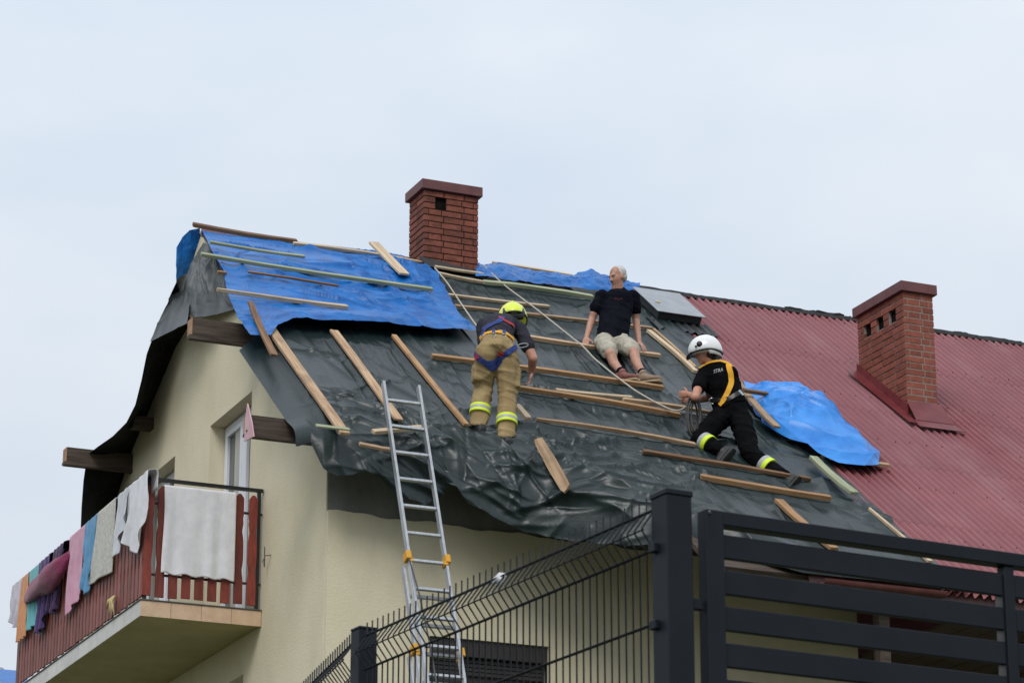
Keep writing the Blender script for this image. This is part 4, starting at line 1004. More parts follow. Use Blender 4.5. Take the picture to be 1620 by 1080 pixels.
# burgundy blanket: a bulky folded roll over the rail
q0, q1, q2, q3 = onX(110, 872, BX-.06), onX(80, 905, BX-.09), onX(58, 925, BX-.08), onX(40, 950, BX-.06)
mb = MB(); n = 40; rg = []
cen_ = [onX(109, 876, BX-.05), onX(98, 892, BX-.09), onX(84, 908, BX-.11), onX(68, 922, BX-.09), onX(55, 934, BX-.07), onX(41, 949, BX-.05)]
cl = interp_poly(cen_, np.linspace(0, 1, n)); rr_ = np.interp(np.linspace(0, 1, n), [0, .12, .35, .55, .8, 1], [.035, .12, .165, .125, .11, .04])
for i in range(n):
    ring = []
    for k in range(28):
        t_ = 2*math.pi*k/28; r2 = rr_[i]*(1+.10*math.sin(3*t_+i*.12)+.10*fbm(np.array(i*.12), np.array(k*.5), 71))
        ring.append(cl[i]+np.array([-math.cos(t_)*r2*.62, math.sin(t_*1)*.02, math.sin(t_)*r2*1.05]))
    rg.append(ring)
mb.rings(rg); single(mb, 'blanket', 'blanket_burgundy', 'burgundy quilted blanket rolled over the balcony rail', 'blanket', tuple(cl[20]), 'laundry hung over the balcony rail', smooth=True)
# white towel on the short side
x0_, x1_ = onY(261, 770, BY0-.03)[0], onY(375, 775, BY0-.03)[0]; zb1 = onY(262, 906, BY0-.03)[2]; zt1 = onY(265, 768, BY0-.03)[2]
nu, nv = 60, 60; Pg = np.zeros((nv+8, nu, 3)); u = np.linspace(0, 1, nu); v = np.linspace(0, 1, nv)
for k in range(nv+8):
    f = max(0, (k-8))/(nv-1)
    Pg[k, :, 0] = x0_+(x1_-x0_)*(u+.012*math.sin(f*5)*(1-u)); 
    if k >= 8: Pg[k, :, 1] = BY0-.012-.010*(1+np.sin(u*21+.6*f+1.0*np.sin(u*9)))*(.25+.75*f)-.006*fbm(u*9, f*3+u*0, 75); Pg[k, :, 2] = zt1*(1-f)+(zb1+.016*np.sin(u*24)*.6-.01*u)*f
    else:
        g_ = (8-k)/8; Pg[k, :, 1] = BY0-.012+.07*min(1, g_*2.2); Pg[k, :, 2] = zt1+.02*math.sin(min(1, g_*2)*math.pi)-max(0, g_-.45)*.8
mb = MB(); mb.grid(Pg); o = single(mb, 'towel', 'towel_white', 'large white bath towel on the short side of the balcony', 'towel', (x0_, BY0, zt1), 'laundry hung over the balcony rail', smooth=True)
so = o.modifiers.new('thickness', 'SOLIDIFY'); so.thickness = .008; so.offset = 0
ow = MB(); ow.box(x0_+.02, x1_-.02, BY0-.045, BY0-.043, zb1+.10, zb1+.112)
# frayed yellowish rag stuck in the slats
q = onX(180, 955, BX-.02); mb = MB(); r = random.Random(4)
for k in range(14):
    a = q+arr((0, r.uniform(-.04, .05), .08)); b_ = q+arr((-.03+r.uniform(-.02, .02), r.uniform(-.10, .12), r.uniform(-.14, -.02))); mb.tube([a, (a+b_)/2+arr((-.02, r.uniform(-.02, .02), .02)), b_], [.014, .016, .006], 6)
single(mb, 'rag', 'yellow_scrap', 'small frayed yellow rag stuck on the balcony slats', 'rag', tuple(q), smooth=True)

# ------------------------------------------------------------------ neighbour far behind on the left
nb = CAM+ray(-15, 1062)*75.0; nbase = ground_z(nb[1])
ne = thing('neighbour_house', 'distant house under a blue tarpaulin at the lower left edge', 'house', (nb[0], nb[1], nbase-2))
m = MB(); m.box(nb[0]-5, nb[0]+.4, nb[1]-3, nb[1]+5, nbase-3, nb[2]-1.2); m.build('wall', 'stucco', ne)
m = MB(); m.prism([(nb[0]-5.4, nb[1]-3.4, nb[2]-1.4), (nb[0]-5.4, nb[1]+1, nb[2]+.35), (nb[0]-5.4, nb[1]+5.4, nb[2]-1.4)], (5.95, 0, 0)); m.build('roof', 'neighbour_roof', ne)
m = MB(); m.prism([(nb[0]-5.0, nb[1]-3.5, nb[2]-1.40), (nb[0]+.62, nb[1]-3.5, nb[2]-1.40), (nb[0]+.62, nb[1]-.4, nb[2]-.12), (nb[0]-5.0, nb[1]-.4, nb[2]-.12)], (0, -.05, .12)); m.build('roof_tarpaulin', 'tarp_blue', ne)
# ------------------------------------------------------------------ people
def remeshed(mb, name, mat, parent, voxel=.010, smooth=4, wrinkle=0.0, wscale=9.0, seed=0):
    base = root_loc(parent)
    me = mb.mesh(name, mat); tmp = bpy.data.objects.new('tmp', me); COL.objects.link(tmp)
    r = tmp.modifiers.new('r', 'REMESH'); r.mode = 'VOXEL'; r.voxel_size = voxel
    if smooth: s = tmp.modifiers.new('s', 'SMOOTH'); s.factor = .5; s.iterations = smooth
    dg = bpy.context.evaluated_depsgraph_get(); new = bpy.data.meshes.new_from_object(tmp.evaluated_get(dg))
    bpy.data.objects.remove(tmp); bpy.data.meshes.remove(me)
    n = len(new.vertices); co = np.zeros(n*3); new.vertices.foreach_get('co', co); co = co.reshape(-1, 3)
    if wrinkle:
        no = np.zeros(n*3); new.vertices.foreach_get('normal', no); no = no.reshape(-1, 3)
        a, b_, c_ = co[:, 0]*wscale, co[:, 1]*wscale, co[:, 2]*wscale*1.7
        hh_ = (sharp(a+b_*.6, c_+.4*a, seed, 2.5)-.3)*wrinkle+(sharp(b_*1.7-c_*.6, c_*1.5+a, seed+3, 3)-.25)*wrinkle*.6
        co = co+no*hh_[:, None]
    polys = [tuple(p.vertices) for p in new.polygons]; tree = BVHTree.FromPolygons([tuple(v) for v in co], polys)
    new.vertices.foreach_set('co', (co-base).ravel()); new.materials.clear(); new.materials.append(MATS[mat])
    new.polygons.foreach_set('use_smooth', [True]*len(new.polygons)); new.update(); new.name = name
    o = link(name, new, parent); return o, tree
def hit(trees, px, py):
    r = Vector(ray(px, py)).normalized(); best = None
    for t_ in trees:
        h_ = t_.ray_cast(Vector(CAM), r)
        if h_[0] is not None and (best is None or h_[3] < best[2]): best = (np.array(h_[0]), np.array(h_[1]), h_[3])
    return best
def strap(name, trees, pxs, w, mat, parent, lift=.008, n=40, th=.004):
    """a webbing strap laid on the clothes along the given photo pixels"""
    pts = interp_poly(pxs, np.linspace(0, 1, n)); P_, N_ = [], []
    for a, b_ in pts:
        h_ = hit(trees, a, b_)
        if h_ is None: continue
        nn_ = h_[1] if h_[1]@(CAM-h_[0]) > 0 else -h_[1]; P_.append(h_[0]); N_.append(nn_)
    if len(P_) < 4: return None
    P_, N_ = np.array(P_), np.array(N_)
    keep = [0]
    for i in range(1, len(P_)):
        if np.linalg.norm(P_[i]-P_[keep[-1]]) < .15: keep.append(i)
    P_, N_ = P_[keep], N_[keep]
    for _ in range(4): P_[1:-1] = (P_[:-2]+2*P_[1:-1]+P_[2:])/4; N_[1:-1] = (N_[:-2]+2*N_[1:-1]+N_[2:])/4
    rg = []
    for i in range(len(P_)):
        d = unit(P_[min(i+1, len(P_)-1)]-P_[max(i-1, 0)]); n_ = unit(N_[i]-d*(N_[i]@d)); s_ = np.cross(d, n_); c_ = P_[i]+n_*lift
        rg.append([c_+s_*w/2-n_*th, c_+s_*w/2+n_*th*.3, c_+n_*th, c_-s_*w/2+n_*th*.3, c_-s_*w/2-n_*th])
    mb = MB(); mb.rings(rg); return mb.build(name, mat, parent, smooth=True, sharp=50)
def band(name, p, q, r, mat, parent, n=22, th=.004):
    p, q = arr(p), arr(q); d = unit(q-p); a = unit(np.cross(d, (.3, .2, 1))); b_ = np.cross(d, a)
    rg = [[c_+(a*math.cos(t)+b_*math.sin(t))*rr for t in [2*math.pi*j/n for j in range(n)]] for c_, rr in ((p, r-.012), (p, r), ((p+q)/2, r+th*.5), (q, r), (q, r-.012))]
    mb = MB(); mb.rings(rg); return mb.build(name, mat, parent, smooth=True, sharp=50)
def head_prims(mb, c, fwd, up, s=1.0):
    c = arr(c); f = unit(fwd); u = unit(arr(up)-f*(arr(up)@f)); sd_ = np.cross(f, u); ax = (sd_, f, u); pt = lambda a, b_, d: c+(sd_*a+f*b_+u*d)*s
    E = lambda p, r: mb.ell(p, tuple(x*s for x in r), ax)
    E(pt(0, -.012, .030), (.074, .094, .088)); E(pt(0, .020, -.014), (.068, .074, .088)); E(pt(0, .026, -.060), (.056, .060, .050)); E(pt(0, .064, -.092), (.024, .022, .020))
    mb.cap(pt(0, .084, .014), pt(0, .100, -.024), .009*s, .014*s); E(pt(-.012, .090, -.029), (.010, .012, .009)); E(pt(.012, .090, -.029), (.010, .012, .009))
    mb.cap(pt(-.042, .074, .026), pt(.042, .074, .026), .013*s, .013*s)
    mb.cap(pt(-.014, .079, -.060), pt(.014, .079, -.060), .008*s, .008*s)
    for sg in (-1, 1): E(pt(sg*.074, -.008, -.012), (.010, .020, .032))
    return pt, ax
def hand_prims(mb, wrist, d, pn, side, curl=.5, s=1.0):
    """d: wrist to fingers; pn: out of the back of the hand; side: towards the thumb"""
    w_ = arr(wrist); d = unit(d); pn = unit(arr(pn)-d*(arr(pn)@d)); sd_ = unit(arr(side)-d*(arr(side)@d)-pn*(arr(side)@pn))
    mb.loft([(w_, sd_, pn, .026*s, .019*s), (w_+d*.03*s, sd_, pn, .036*s, .017*s), (w_+d*.075*s, sd_, pn, .041*s, .015*s), (w_+d*.092*s, sd_, pn, .038*s, .011*s)], n=14)
    for k, (o_, l) in enumerate(((.029, .92), (.010, 1.0), (-.010, .95), (-.028, .78))):
        p = w_+d*.086*s+sd_*o_*s; a = curl*.45
        for m_, seg in enumerate((.043, .027, .022)):
            dr = d*math.cos(a)-pn*math.sin(a)+sd_*o_*.8; dr = unit(dr); q = p+dr*seg*l*s; mb.cap(p, q, (.0088-.0006*m_)*s, (.0083-.0007*m_)*s, 8); p = q; a += curl*.75
    p = w_+d*.028*s+sd_*.030*s; dr = unit(d*.55+sd_*.8-pn*.25); q = p+dr*.040*s; mb.cap(p, q, .013*s, .011*s, 8); dr = unit(d*.9+sd_*.30-pn*.35); mb.cap(q, q+dr*.034*s, .0105*s, .0085*s, 8)
def shoe(name, ank, toe, up, mat, parent, s=1.0, shaft=0.0, sole='sole'):
    ank = arr(ank); t_ = unit(toe); u = unit(arr(up)-t_*(arr(up)@t_)); sd_ = np.cross(t_, u); mb = MB(); b_ = ank-u*.085*s
    secs = [(-.075, .030, .045), (-.06, .036, .075), (-.02, .040, .085), (.04, .043, .070), (.10, .048, .050), (.15, .050, .040), (.19, .042, .032), (.205, .025, .022)]
    mb.loft([(b_+t_*x*s+u*(hh_*.5+.012)*s, sd_, u, w_*s, (hh_*.5+.006)*s) for x, w_, hh_ in secs], n=16, power=2.6)
    mb.cap(ank-u*.03*s, ank+u*(.005+shaft)*s, .044*s, (.044 if not shaft else .062)*s)
    o, tr = remeshed(mb, name, mat, parent, .009, 3)
    m = MB(); m.loft([(b_+t_*x*s+u*(-.002)*s, sd_, u, (w_+.005)*s, .013*s) for x, w_ in ((-.083, .020), (-.07, .034), (0, .040), (.06, .041), (.11, .049), (.16, .051), (.20, .042), (.215, .02))], n=16, power=4); m.build('sole', sole, o, smooth=True, sharp=40)
    return tr
VD = -CF                                         # towards the camera
UPV = arr((0, 0, 1))
# ================= A: bent firefighter with the yellow helmet
J = lambda px, py, y: onY(px, py, y)
A = dict(ankL=J(757, 668, -.22), kneL=J(765, 613, -.16), hipL=J(769, 562, -.33), ankR=J(801, 687, -.42), kneR=J(803, 624, -.30), hipR=J(803, 564, -.34), pel=J(786, 556, -.33), wai=J(786, 528, -.16), che=J(790, 513, .05),
         shL=J(763, 515, .14), shR=J(824, 521, .06), nek=J(803, 511, .18), head=J(811, 508, .30), elR=J(843, 567, -.02), wrR=J(841, 588, .10), elL=J(770, 560, .12), wrL=J(786, 588, .30))
pa = thing('person', 'bent firefighter in yellow helmet and tan trousers seen from behind', 'person', (A['ankL']+A['ankR'])/2-UPV*.09)
side = unit(A['shR']-A['shL']); sp_ = unit(A['che']-A['wai']); fr = unit(np.cross(side, sp_))
b = MB()
b.loft([(A['pel'], side, fr, .15, .10), (A['wai'], side, fr, .13, .09), (A['che'], side, fr, .16, .10), (A['nek']-sp_*.04, side, fr, .10, .07)])
for s_ in 'LR':
    b.chain([A['hip'+s_], A['kne'+s_], A['ank'+s_]], [.08, .055, .042])
    sh_ = A['sh'+s_]; b.chain([sh_, A['el'+s_], A['el'+s_]*.6+A['wr'+s_]*.4, A['wr'+s_]], [.060, .050, .047, .034])
hf = unit(side*.25+arr((0, .75, -.45))); hu = unit(arr((.15, .55, .75)))
b.cap(A['nek'], A['head']-hu*.05, .058, .056)
head_prims(b, A['head'], hf, hu, 1.0)
hand_prims(b, A['wrR'], arr((-.05, .2, -1)), side, arr((0, -1, 0)), .9, 1.05)
hand_prims(b, A['wrL'], arr((.1, .3, -1)), -side, arr((.3, -1, 0)), .9, 1.05)
remeshed(b, 'body', 'skin', pa, .0085, 3)
t_ = MB(); legs = {}
t_.loft([(A['pel']-sp_*.10+fr*0, side, fr, .155, .125), (A['pel'], side, fr, .178, .142), (A['pel']*.65+A['wai']*.35, side, fr, .168, .130), (A['pel']*.32+A['wai']*.68, side, fr, .155, .112)])
for s_ in 'LR':
    hp_, kn, an = A['hip'+s_], A['kne'+s_], A['ank'+s_]
    t_.chain([hp_+UPV*.03, hp_*.5+kn*.5, kn, kn*.5+an*.5], [.118, .112, .098, .095]); t_.loft([(kn*.5+an*.5, CR, CF, .095, .095), (kn*.25+an*.75, CR, CF, .094, .094), (an-UPV*.015, CR, CF, .093, .093), (an-UPV*.03, CR, CF, .090, .090)])
    po = hp_*.42+kn*.58+side*(.085 if s_ == 'R' else -.085)*1.05; t_.frame_box(po, side, np.cross(UPV, side), UPV, .030, .075, .095)
_, trA = remeshed(t_, 'trousers', 'cloth_khaki', pa, .012, 5, .012, 6.5, 2)
t_ = MB(); t_.loft([(A['pel']*.42+A['wai']*.58, side, fr, .166, .122), (A['wai'], side, fr, .163, .120), (A['che'], side, fr, .185, .125), (A['nek']-sp_*.08, side, fr, .165, .10), (A['nek']-sp_*.03, side, fr, .09, .075)])
for s_ in 'LR': t_.chain([A['sh'+s_]*.9+A['che']*.1, A['sh'+s_]*.42+A['el'+s_]*.58], [.080, .074])
_, trS = remeshed(t_, 'shirt', 'cloth_slate', pa, .011, 4, .009, 8, 5)
# boots only show as dark cuffs; reflective bands round the shins
for s_, kk in (('L', 0), ('R', 1)):
    an, kn = A['ank'+s_], A['kne'+s_]; d = unit(kn-an); c0 = an+d*(.095 if s_ == 'L' else .115)
    for k_, (mat_, h_) in enumerate((('hi_vis', .028), ('silver_tape', .03), ('hi_vis', .028))): band('reflective_band', c0, c0+d*h_, .107, mat_, pa); c0 = c0+d*h_
    shoe('boot', an-UPV*.035+arr((0, -.02, 0)), unit(arr((.15 if s_ == 'R' else -.1, 1, .25))), UPV, 'boot', pa, 1.25, 0.0, 'black_plastic')
# harness
strap('belt', [trA, trS], [(761, 536), (766, 530), (774, 527), (784, 526), (794, 527), (803, 530), (810, 536), (815, 543)], .045, 'strap_yellow', pa, .014)
strap('leg_strap', [trA, trS], [(749, 556), (757, 566), (768, 574), (780, 575)], .055, 'strap_blue', pa, .012)
strap('leg_strap', [trA, trS], [(778, 575), (792, 565), (806, 556), (817, 548)], .055, 'strap_blue', pa, .012)
strap('leg_strap', [trA, trS], [(765, 571), (774, 580), (780, 584), (786, 579), (792, 568)], .05, 'strap_blue', pa, .010)
strap('strap_patch', [trA, trS], [(790, 563), (794, 556.5)], .058, 'strap_red', pa, .017, 12)
strap('strap_patch', [trA, trS], [(754, 566), (757, 562)], .058, 'strap_red', pa, .017, 12)
strap('shoulder_strap', [trS], [(764, 521), (775, 515), (786, 511), (796, 506)], .042, 'strap_blue', pa, .010)
strap('shoulder_strap', [trS], [(790, 502), (798, 508), (806, 512), (812, 516)], .042, 'strap_red', pa, .012)
strap('shoulder_strap', [trS], [(762, 532), (770, 520), (784, 511), (797, 502)], .035, 'strap_blue', pa, .013)
for a, b_ in ((765, 533), (781, 530), (797, 531)):
    h_ = hit([trA, trS], a, b_)
    if h_: m = MB(); ct = h_[0]+VD*.03; m.tube([ct+(CR*math.cos(t)*.018+CU*math.sin(t)*.022) for t in np.linspace(0, 2*math.pi, 14)], .004, 6); m.build('ring', 'steel', pa, smooth=True)
    if h_: strap('belt_loop', [trA, trS], [(a, b_-7), (a, b_-1)], .03, 'strap_blue', pa, .020, 8)
h_ = hit([trA, trS], 818, 547); ct = (h_[0] if h_ else J(820, 547, -.3))+VD*.05
m = MB(); m.tube([ct+CR*(.045+.055*math.cos(t))+CU*(.004+.020*math.sin(t)+.008*math.cos(t)) for t in np.linspace(0, 2*math.pi, 20)], .005, 6); m.build('carabiner', 'silver_tape', pa, smooth=True)
# yellow helmet with dark rim and neck guard
def helmet(parent, c, f, u, mat, s, kind):
    f = unit(f); u = unit(arr(u)-f*(arr(u)@f)); sd_ = np.cross(f, u); c = arr(c); mb = MB(); rg = []
    for t in np.linspace(0.06, 1.0, 12):
        a = t*math.pi*.56; ring = []
        for k in range(30):
            w_ = 2*math.pi*k/30; fx_ = math.sin(w_); sx = math.cos(w_)
            rz = math.cos(a)*.128; rr = math.sin(a)
            dip = -.045*max(0, -fx_)**1.5*t**3+.012*max(0, fx_)*t**3
            ring.append(c+(sd_*sx*.112*rr+f*(fx_*.142*rr-.008)+u*(rz+dip))*s)
        rg.append(ring)
    mb.rings(rg); o = mb.build('helmet', mat, parent, smooth=True)
    so = o.modifiers.new('t', 'SOLIDIFY'); so.thickness = .008; so.offset = -1
    m = MB(); ed = rg[-1]; m.tube([arr(p) for p in ed]+[arr(ed[0])], .0085*s, 7); m.build('helmet_rim', 'black_plastic', o, smooth=True)
    P3 = lambda a, b_, d: c+(sd_*a+f*b_+u*d)*s
    if kind == 'yellow':
        m = MB(); m.loft([(P3(0, -.115, .00), sd_, f, .085*s, .018*s), (P3(0, -.118, -.05), sd_, f, .088*s, .018*s), (P3(0, -.10, -.105), sd_, f, .07*s, .014*s)], n=16); m.build('neck_guard', 'black_plastic', o, smooth=True)
        m = MB(); m.tube([P3(.0, .13*math.sin(t)-.01, .122*math.cos(t)+.012) for t in np.linspace(-1.0, 1.0, 14)], .013*s, 8); m.build('helmet_comb', mat, o, smooth=True)
        for sg in (-1, 1):
            m = MB(); m.ell(P3(sg*.109, .0, .025), (.010*s, .05*s, .03*s), (sd_, f, u)); m.build('side_plate', 'black_plastic', o, smooth=True)
            m = MB(); m.prism([P3(sg*.062, -.085, .085), P3(sg*.092, -.04, .078), P3(sg*.075, -.092, .055)], sd_*sg*.012*s); m.build('decal', 'print_orange', o)
    else:
        for sg in (-1, 1):
            m = MB(); m.ell(P3(sg*.112, .030, .032), (.012*s, .026*s, .026*s), (sd_, f, u)); m.build('side_disc', 'black_plastic', o, smooth=True)
            m = MB(); m.ell(P3(sg*.113, .066, .018), (.008*s, .010*s, .010*s), (sd_, f, u)); m.build('side_disc', 'black_plastic', o, smooth=True)
        m = MB(); m.loft([(P3(0, .118, -.012), sd_, u, .09*s, .012*s), (P3(0, .150, -.028), sd_, u, .075*s, .010*s), (P3(0, .168, -.036), sd_, u, .045*s, .007*s)], n=16); m.build('visor_edge', 'black_plastic', o, smooth=True)
        rgn = []
        for z_, rr in ((-.02, 1.0), (-.06, 1.0), (-.10, .97)):
            rgn.append([P3(.108*rr*math.sin(t), -.128*rr*math.cos(t)-.006, z_+.045*abs(t)/1.5-.01) for t in np.linspace(-1.35, 1.35, 20)])
        m = MB(); m.rings(rgn, closed=False, caps=False); q_ = m.build('neck_guard', mat, o, smooth=True); so2 = q_.modifiers.new('t', 'SOLIDIFY'); so2.thickness = .006
    return o
helmet(pa, A['head']+hu*.02, hf, hu, 'helmet_yellow', 1.32, 'yellow')

# ================= B: seated man
B_ = dict(pel=J(968, 537, 2.30), hipR=J(955, 541, 2.22), hipL=J(983, 543, 2.22), kneR=J(966, 560, 1.80), kneL=J(1003, 557, 1.80), ankR=J(984, 590, 1.62), ankL=J(1017, 592, 1.56), wai=J(972, 512, 2.34), che=J(975, 484, 2.38), nek=J(978, 459, 2.36), head=J(977, 438, 2.32),
          shR=J(951, 466, 2.37), shL=J(1003, 467, 2.39), elR=J(937, 503, 2.44), wrR=J(928, 534, 2.36), elL=J(1006, 505, 2.46), wrL=J(1011, 541, 2.36))
pb_ = thing('person', 'grey-haired man in dark T-shirt and pale shorts sitting on a batten', 'person', onroof(968, 552, .03))
side = unit(B_['shL']-B_['shR']); sp_ = unit(B_['nek']-B_['pel']); fr = unit(np.cross(sp_, side))
b = MB()
b.loft([(B_['pel']-sp_*.06, side, fr, .15, .11), (B_['wai'], side, fr, .15, .11), (B_['che'], side, fr, .165, .11), (B_['nek']-sp_*.05, side, fr, .11, .07)])
for s_ in 'LR':
    b.chain([B_['hip'+s_], B_['kne'+s_]], [.080, .064]); kn, an = B_['kne'+s_], B_['ank'+s_]
    b.chain([kn, kn*.62+an*.38+arr((0, .03, -.01)), an], [.060, .056, .039])
    b.chain([B_['sh'+s_], B_['el'+s_], B_['el'+s_]*.6+B_['wr'+s_]*.4, B_['wr'+s_]], [.058, .043, .042, .030])
hf = unit(-CR*.80+VD*.55+arr((0, 0, -.16))); hu = unit(UPV+CR*.05)
b.cap(B_['nek']-sp_*.03, B_['head']-hu*.05, .072, .066)
ptB, axB = head_prims(b, B_['head'], hf, hu, 1.08)
hand_prims(b, B_['wrR'], arr((-.25, -.35, -.55)), arr((-.3, -.6, .6)), arr((.6, -.6, 0)), .55, 1.08)
hand_prims(b, B_['wrL'], arr((.15, -.45, -.5)), arr((.3, -.6, .6)), arr((-.6, -.6, 0)), .55, 1.08)
bo, trB = remeshed(b, 'body', 'skin_pale', pb_, .0080, 3)
m = MB(); m.ell(ptB(0, -.030, .036), (.0795*1.08, .086*1.08, .084*1.08), axB); m.ell(ptB(0, -.052, -.012), (.070*1.08, .055*1.08, .060*1.08), axB); remeshed(m, 'hair', 'hair_grey', pb_, .008, 2, .004, 40, 8)
for sg in (-1, 1):
    m = MB(); m.ell(ptB(sg*.030, .083, .010), (.010, .007, .004), axB); m.build('eye', 'black_plastic', pb_, smooth=True)
    m = MB(); m.cap(ptB(sg*.016, .092, .026), ptB(sg*.044, .082, .027), .005, .004, 8); m.build('eyebrow', 'hair_grey', pb_, smooth=True)
t_ = MB(); t_.loft([(B_['pel']-sp_*.03, side, fr, .198, .165), (B_['wai'], side, fr, .195, .158), (B_['che'], side, fr, .205, .148), (B_['nek']-sp_*.06, side, fr, .185, .105), (B_['nek']-sp_*.02, side, fr, .125, .085), (B_['nek']+sp_*.005, side, fr, .088, .078)])
for s_ in 'LR': t_.chain([B_['sh'+s_]*.94+B_['che']*.06, B_['sh'+s_]*.42+B_['el'+s_]*.58], [.077, .075])
_, trBS = remeshed(t_, 't_shirt', 'cloth_navy', pb_, .011, 9, .010, 7, 11)
t_ = MB(); t_.loft([(B_['pel']-sp_*.09, side, fr, .185, .15), (B_['pel'], side, fr, .185, .15), (B_['pel']+sp_*.10, side, fr, .170, .135)])
for s_ in 'LR': hp_, kn = B_['hip'+s_], B_['kne'+s_]; t_.chain([hp_, hp_*.5+kn*.5, hp_*.16+kn*.84], [.112, .108, .098])
remeshed(t_, 'shorts', 'cloth_shorts', pb_, .011, 3, .012, 8, 14)
for s_, tm in (('R', 'shoe_red'), ('L', 'shoe')):
    an, kn = B_['ank'+s_], B_['kne'+s_]; band('sock', an-unit(kn-an)*.02, an+unit(kn-an)*.055, .047, 'cloth_navy', pb_)
    shoe('shoe', an-UPV*.0, unit(CR*(.55 if s_ == 'R' else .80)+VD*.55+arr((0, 0, .10))), UPV, tm, pb_, 1.16)
for pxs in ([(972, 474), (974, 471), (976, 474)], [(979, 472), (978, 475)], [(981, 474), (983, 471), (984, 474)]): strap('shirt_print', [trBS], pxs, .006, 'print_red', pb_, .004, 14, .001)

# ================= C: kneeling firefighter with the white helmet
C_ = dict(pel=J(1157, 650, .36), hipL=J(1145, 655, .40), hipR=J(1170, 658, .30), kneL=J(1107, 694, .20), ankL=J(1137, 712, -.02), kneR=J(1188, 720, -.08), ankR=J(1240, 755, -.42), wai=J(1150, 625, .40), che=J(1138, 598, .46), nek=J(1125, 575, .50), head=J(1115, 558, .50),
          shR=J(1158, 590, .30), shL=J(1112, 590, .55), elL=J(1100, 628, .30), wrL=J(1091, 624, .52), elR=J(1128, 628, .62), wrR=J(1096, 634, .70))
pc = thing('person', 'kneeling firefighter in white helmet and black clothes holding a rope', 'person', onroof(1160, 735, .02))
sp_ = unit(C_['nek']-C_['pel']); side = unit(C_['shR']-C_['shL']); fr = unit(np.cross(side, sp_)); side = np.cross(sp_, fr)
b = MB(); b.loft([(C_['pel'], side, fr, .15, .11), (C_['wai'], side, fr, .14, .10), (C_['che'], side, fr, .165, .11), (C_['nek']-sp_*.05, side, fr, .11, .07)])
for s_ in 'LR':
    b.chain([C_['hip'+s_], C_['kne'+s_], C_['ank'+s_]], [.080, .058, .042]); b.chain([C_['sh'+s_], C_['el'+s_], C_['wr'+s_]], [.058, .047, .031])
hf = unit(-CR*.97+CF*.10+arr((0, 0, -.25))); hu = unit(UPV-CR*.22)
b.cap(C_['nek']-sp_*.03, C_['head']-hu*.05, .060, .056); ptC, axC = head_prims(b, C_['head'], hf, hu, 1.05)
hand_prims(b, C_['wrL'], unit(-CR*.5+arr((0, .3, .1))), VD, UPV, 1.1, 1.05); hand_prims(b, C_['wrR'], unit(-CR*.6+arr((0, -.1, .0))), -VD, UPV, 1.1, 1.05)
remeshed(b, 'body', 'skin', pc, .0085, 3)
m = MB(); m.ell(ptC(0, -.035, -.005), (.078, .075, .085), axC); m.ell(ptC(0, -.060, -.055), (.06, .04, .05), axC); remeshed(m, 'hair', 'hair_dark', pc, .009, 2, .006, 30, 9)
t_ = MB(); t_.loft([(C_['pel']+sp_*.02, side, fr, .195, .158), (C_['wai'], side, fr, .185, .150), (C_['che'], side, fr, .208, .155), (C_['nek']-sp_*.075, side, fr, .178, .115), (C_['nek']-sp_*.01, side, fr, .085, .075)])
for s_ in 'LR': t_.chain([C_['sh'+s_]*.88+C_['che']*.12, C_['sh'+s_]*.42+C_['el'+s_]*.58], [.084, .078])
_, trCS = remeshed(t_, 'shirt', 'cloth_black', pc, .011, 4, .009, 7, 17)
t_ = MB(); t_.loft([(C_['pel']-sp_*.10, side, fr, .175, .150), (C_['pel'], side, fr, .182, .152), (C_['pel']+sp_*.10, side, fr, .168, .135)])
for s_ in 'LR':
    hp_, kn, an = C_['hip'+s_], C_['kne'+s_], C_['ank'+s_]; t_.chain([hp_, hp_*.5+kn*.5, kn, kn*.4+an*.6, an], [.122, .112, .092, .088, .080])
_, trCT = remeshed(t_, 'trousers', 'cloth_black', pc, .012, 4, .014, 6, 19)
for s_, f0 in (('L', .20), ('R', .38)):
    kn, an = C_['kne'+s_], C_['ank'+s_]; d = unit(an-kn); c0 = kn+d*f0*np.linalg.norm(an-kn)
    band('reflective_band', c0, c0+d*.05, .102, 'silver_tape', pc); band('reflective_band', c0+d*.051, c0+d*.105, .102, 'hi_vis', pc)
    shoe('boot', an+d*.05, unit(-CR*.60-UPV*.62-RN*.25), unit(-d), 'boot', pc, 1.2, .05, 'boot')
helmet(pc, C_['head']+hu*.030, hf, hu, 'helmet_white', 1.24, 'white')
strap('harness_strap', [trCS, trCT], [(1152, 577), (1156, 590), (1157, 605), (1152, 620), (1145, 633), (1139, 641)], .058, 'strap_yellow', pc, .011)
strap('harness_collar', [trCS], [(1107, 583), (1116, 576), (1128, 572.5), (1141, 572), (1152, 575), (1157, 581)], .035, 'strap_yellow', pc, .012)
strap('belt', [trCS, trCT], [(1118, 622), (1128, 632), (1140, 634), (1155, 630), (1168, 622), (1176, 618)], .05, 'black_plastic', pc, .010)
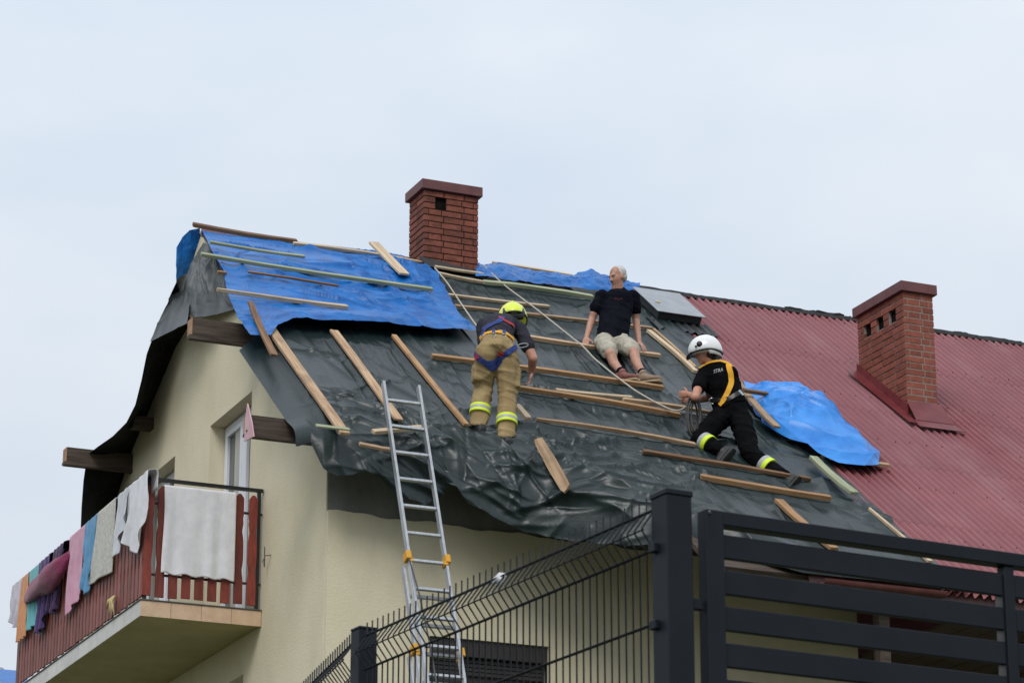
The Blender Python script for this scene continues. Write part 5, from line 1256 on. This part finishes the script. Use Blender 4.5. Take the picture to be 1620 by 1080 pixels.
strap('belt_tag', [trCS, trCT], [(1168, 618), (1172, 622), (1175, 626)], .032, 'silver_tape', pc, .014, 10)
h_ = hit([trCS, trCT], 1126, 634)
if h_: m = MB(); ct = h_[0]+VD*.03; m.tube([ct+CR*.030*math.cos(t)+CU*.030*math.sin(t) for t in np.linspace(.5, 5.6, 18)], .006, 6); m.build('carabiner', 'steel', pc, smooth=True)
# STRA(Z) print on the back, partly under the strap
h_ = hit([trCS], 1137, 587)
if h_:
    cu = bpy.data.curves.new('txt', 'FONT'); cu.body = 'STRA'; cu.size = .064; cu.align_x = 'CENTER'; cu.align_y = 'CENTER'; cu.extrude = .0006
    to = bpy.data.objects.new('tmp', cu); COL.objects.link(to); dg = bpy.context.evaluated_depsgraph_get(); me = bpy.data.meshes.new_from_object(to.evaluated_get(dg)); bpy.data.objects.remove(to)
    n_ = len(me.vertices); co = np.zeros(n_*3); me.vertices.foreach_get('co', co); co = co.reshape(-1, 3); new = np.zeros_like(co); cpx, cpy = 1136.5, 586.0; sl = math.radians(-14)
    for i, v in enumerate(co):
        a_, b__ = v[0]*105, v[1]*128; px_, py_ = cpx+a_*math.cos(sl)+b__*math.sin(-sl)*0, cpy+a_*math.sin(sl)-b__
        k_ = hit([trCS], px_, py_); p_ = k_[0]+VD*.006 if k_ else new[i-1]; new[i] = p_
    me.vertices.foreach_set('co', (new-root_loc(pc)).ravel()); me.materials.clear(); me.materials.append(MATS['print_white']); me.update(); link('back_print', me, pc)
# coil of rope in his hands
rc = random.Random(8); c0 = J(1098, 655, .45); mb = MB()
pts = []
for k in range(130):
    t = k/130*2*math.pi*5; rr = 1+.18*math.sin(t*.37+1); pts.append(c0+CR*(.062*math.cos(t)*rr+.02*math.sin(t*.21))+UPV*(.20*math.sin(t)*rr-.02)+CF*(.05*math.sin(t*.31)-.03+.02*math.cos(t)))
mb.tube(pts, .011, 6); single(mb, 'rope_coil', 'rope_dark', 'dark coil of rope hanging from the hands of the kneeling firefighter', 'rope', tuple(c0), smooth=True)
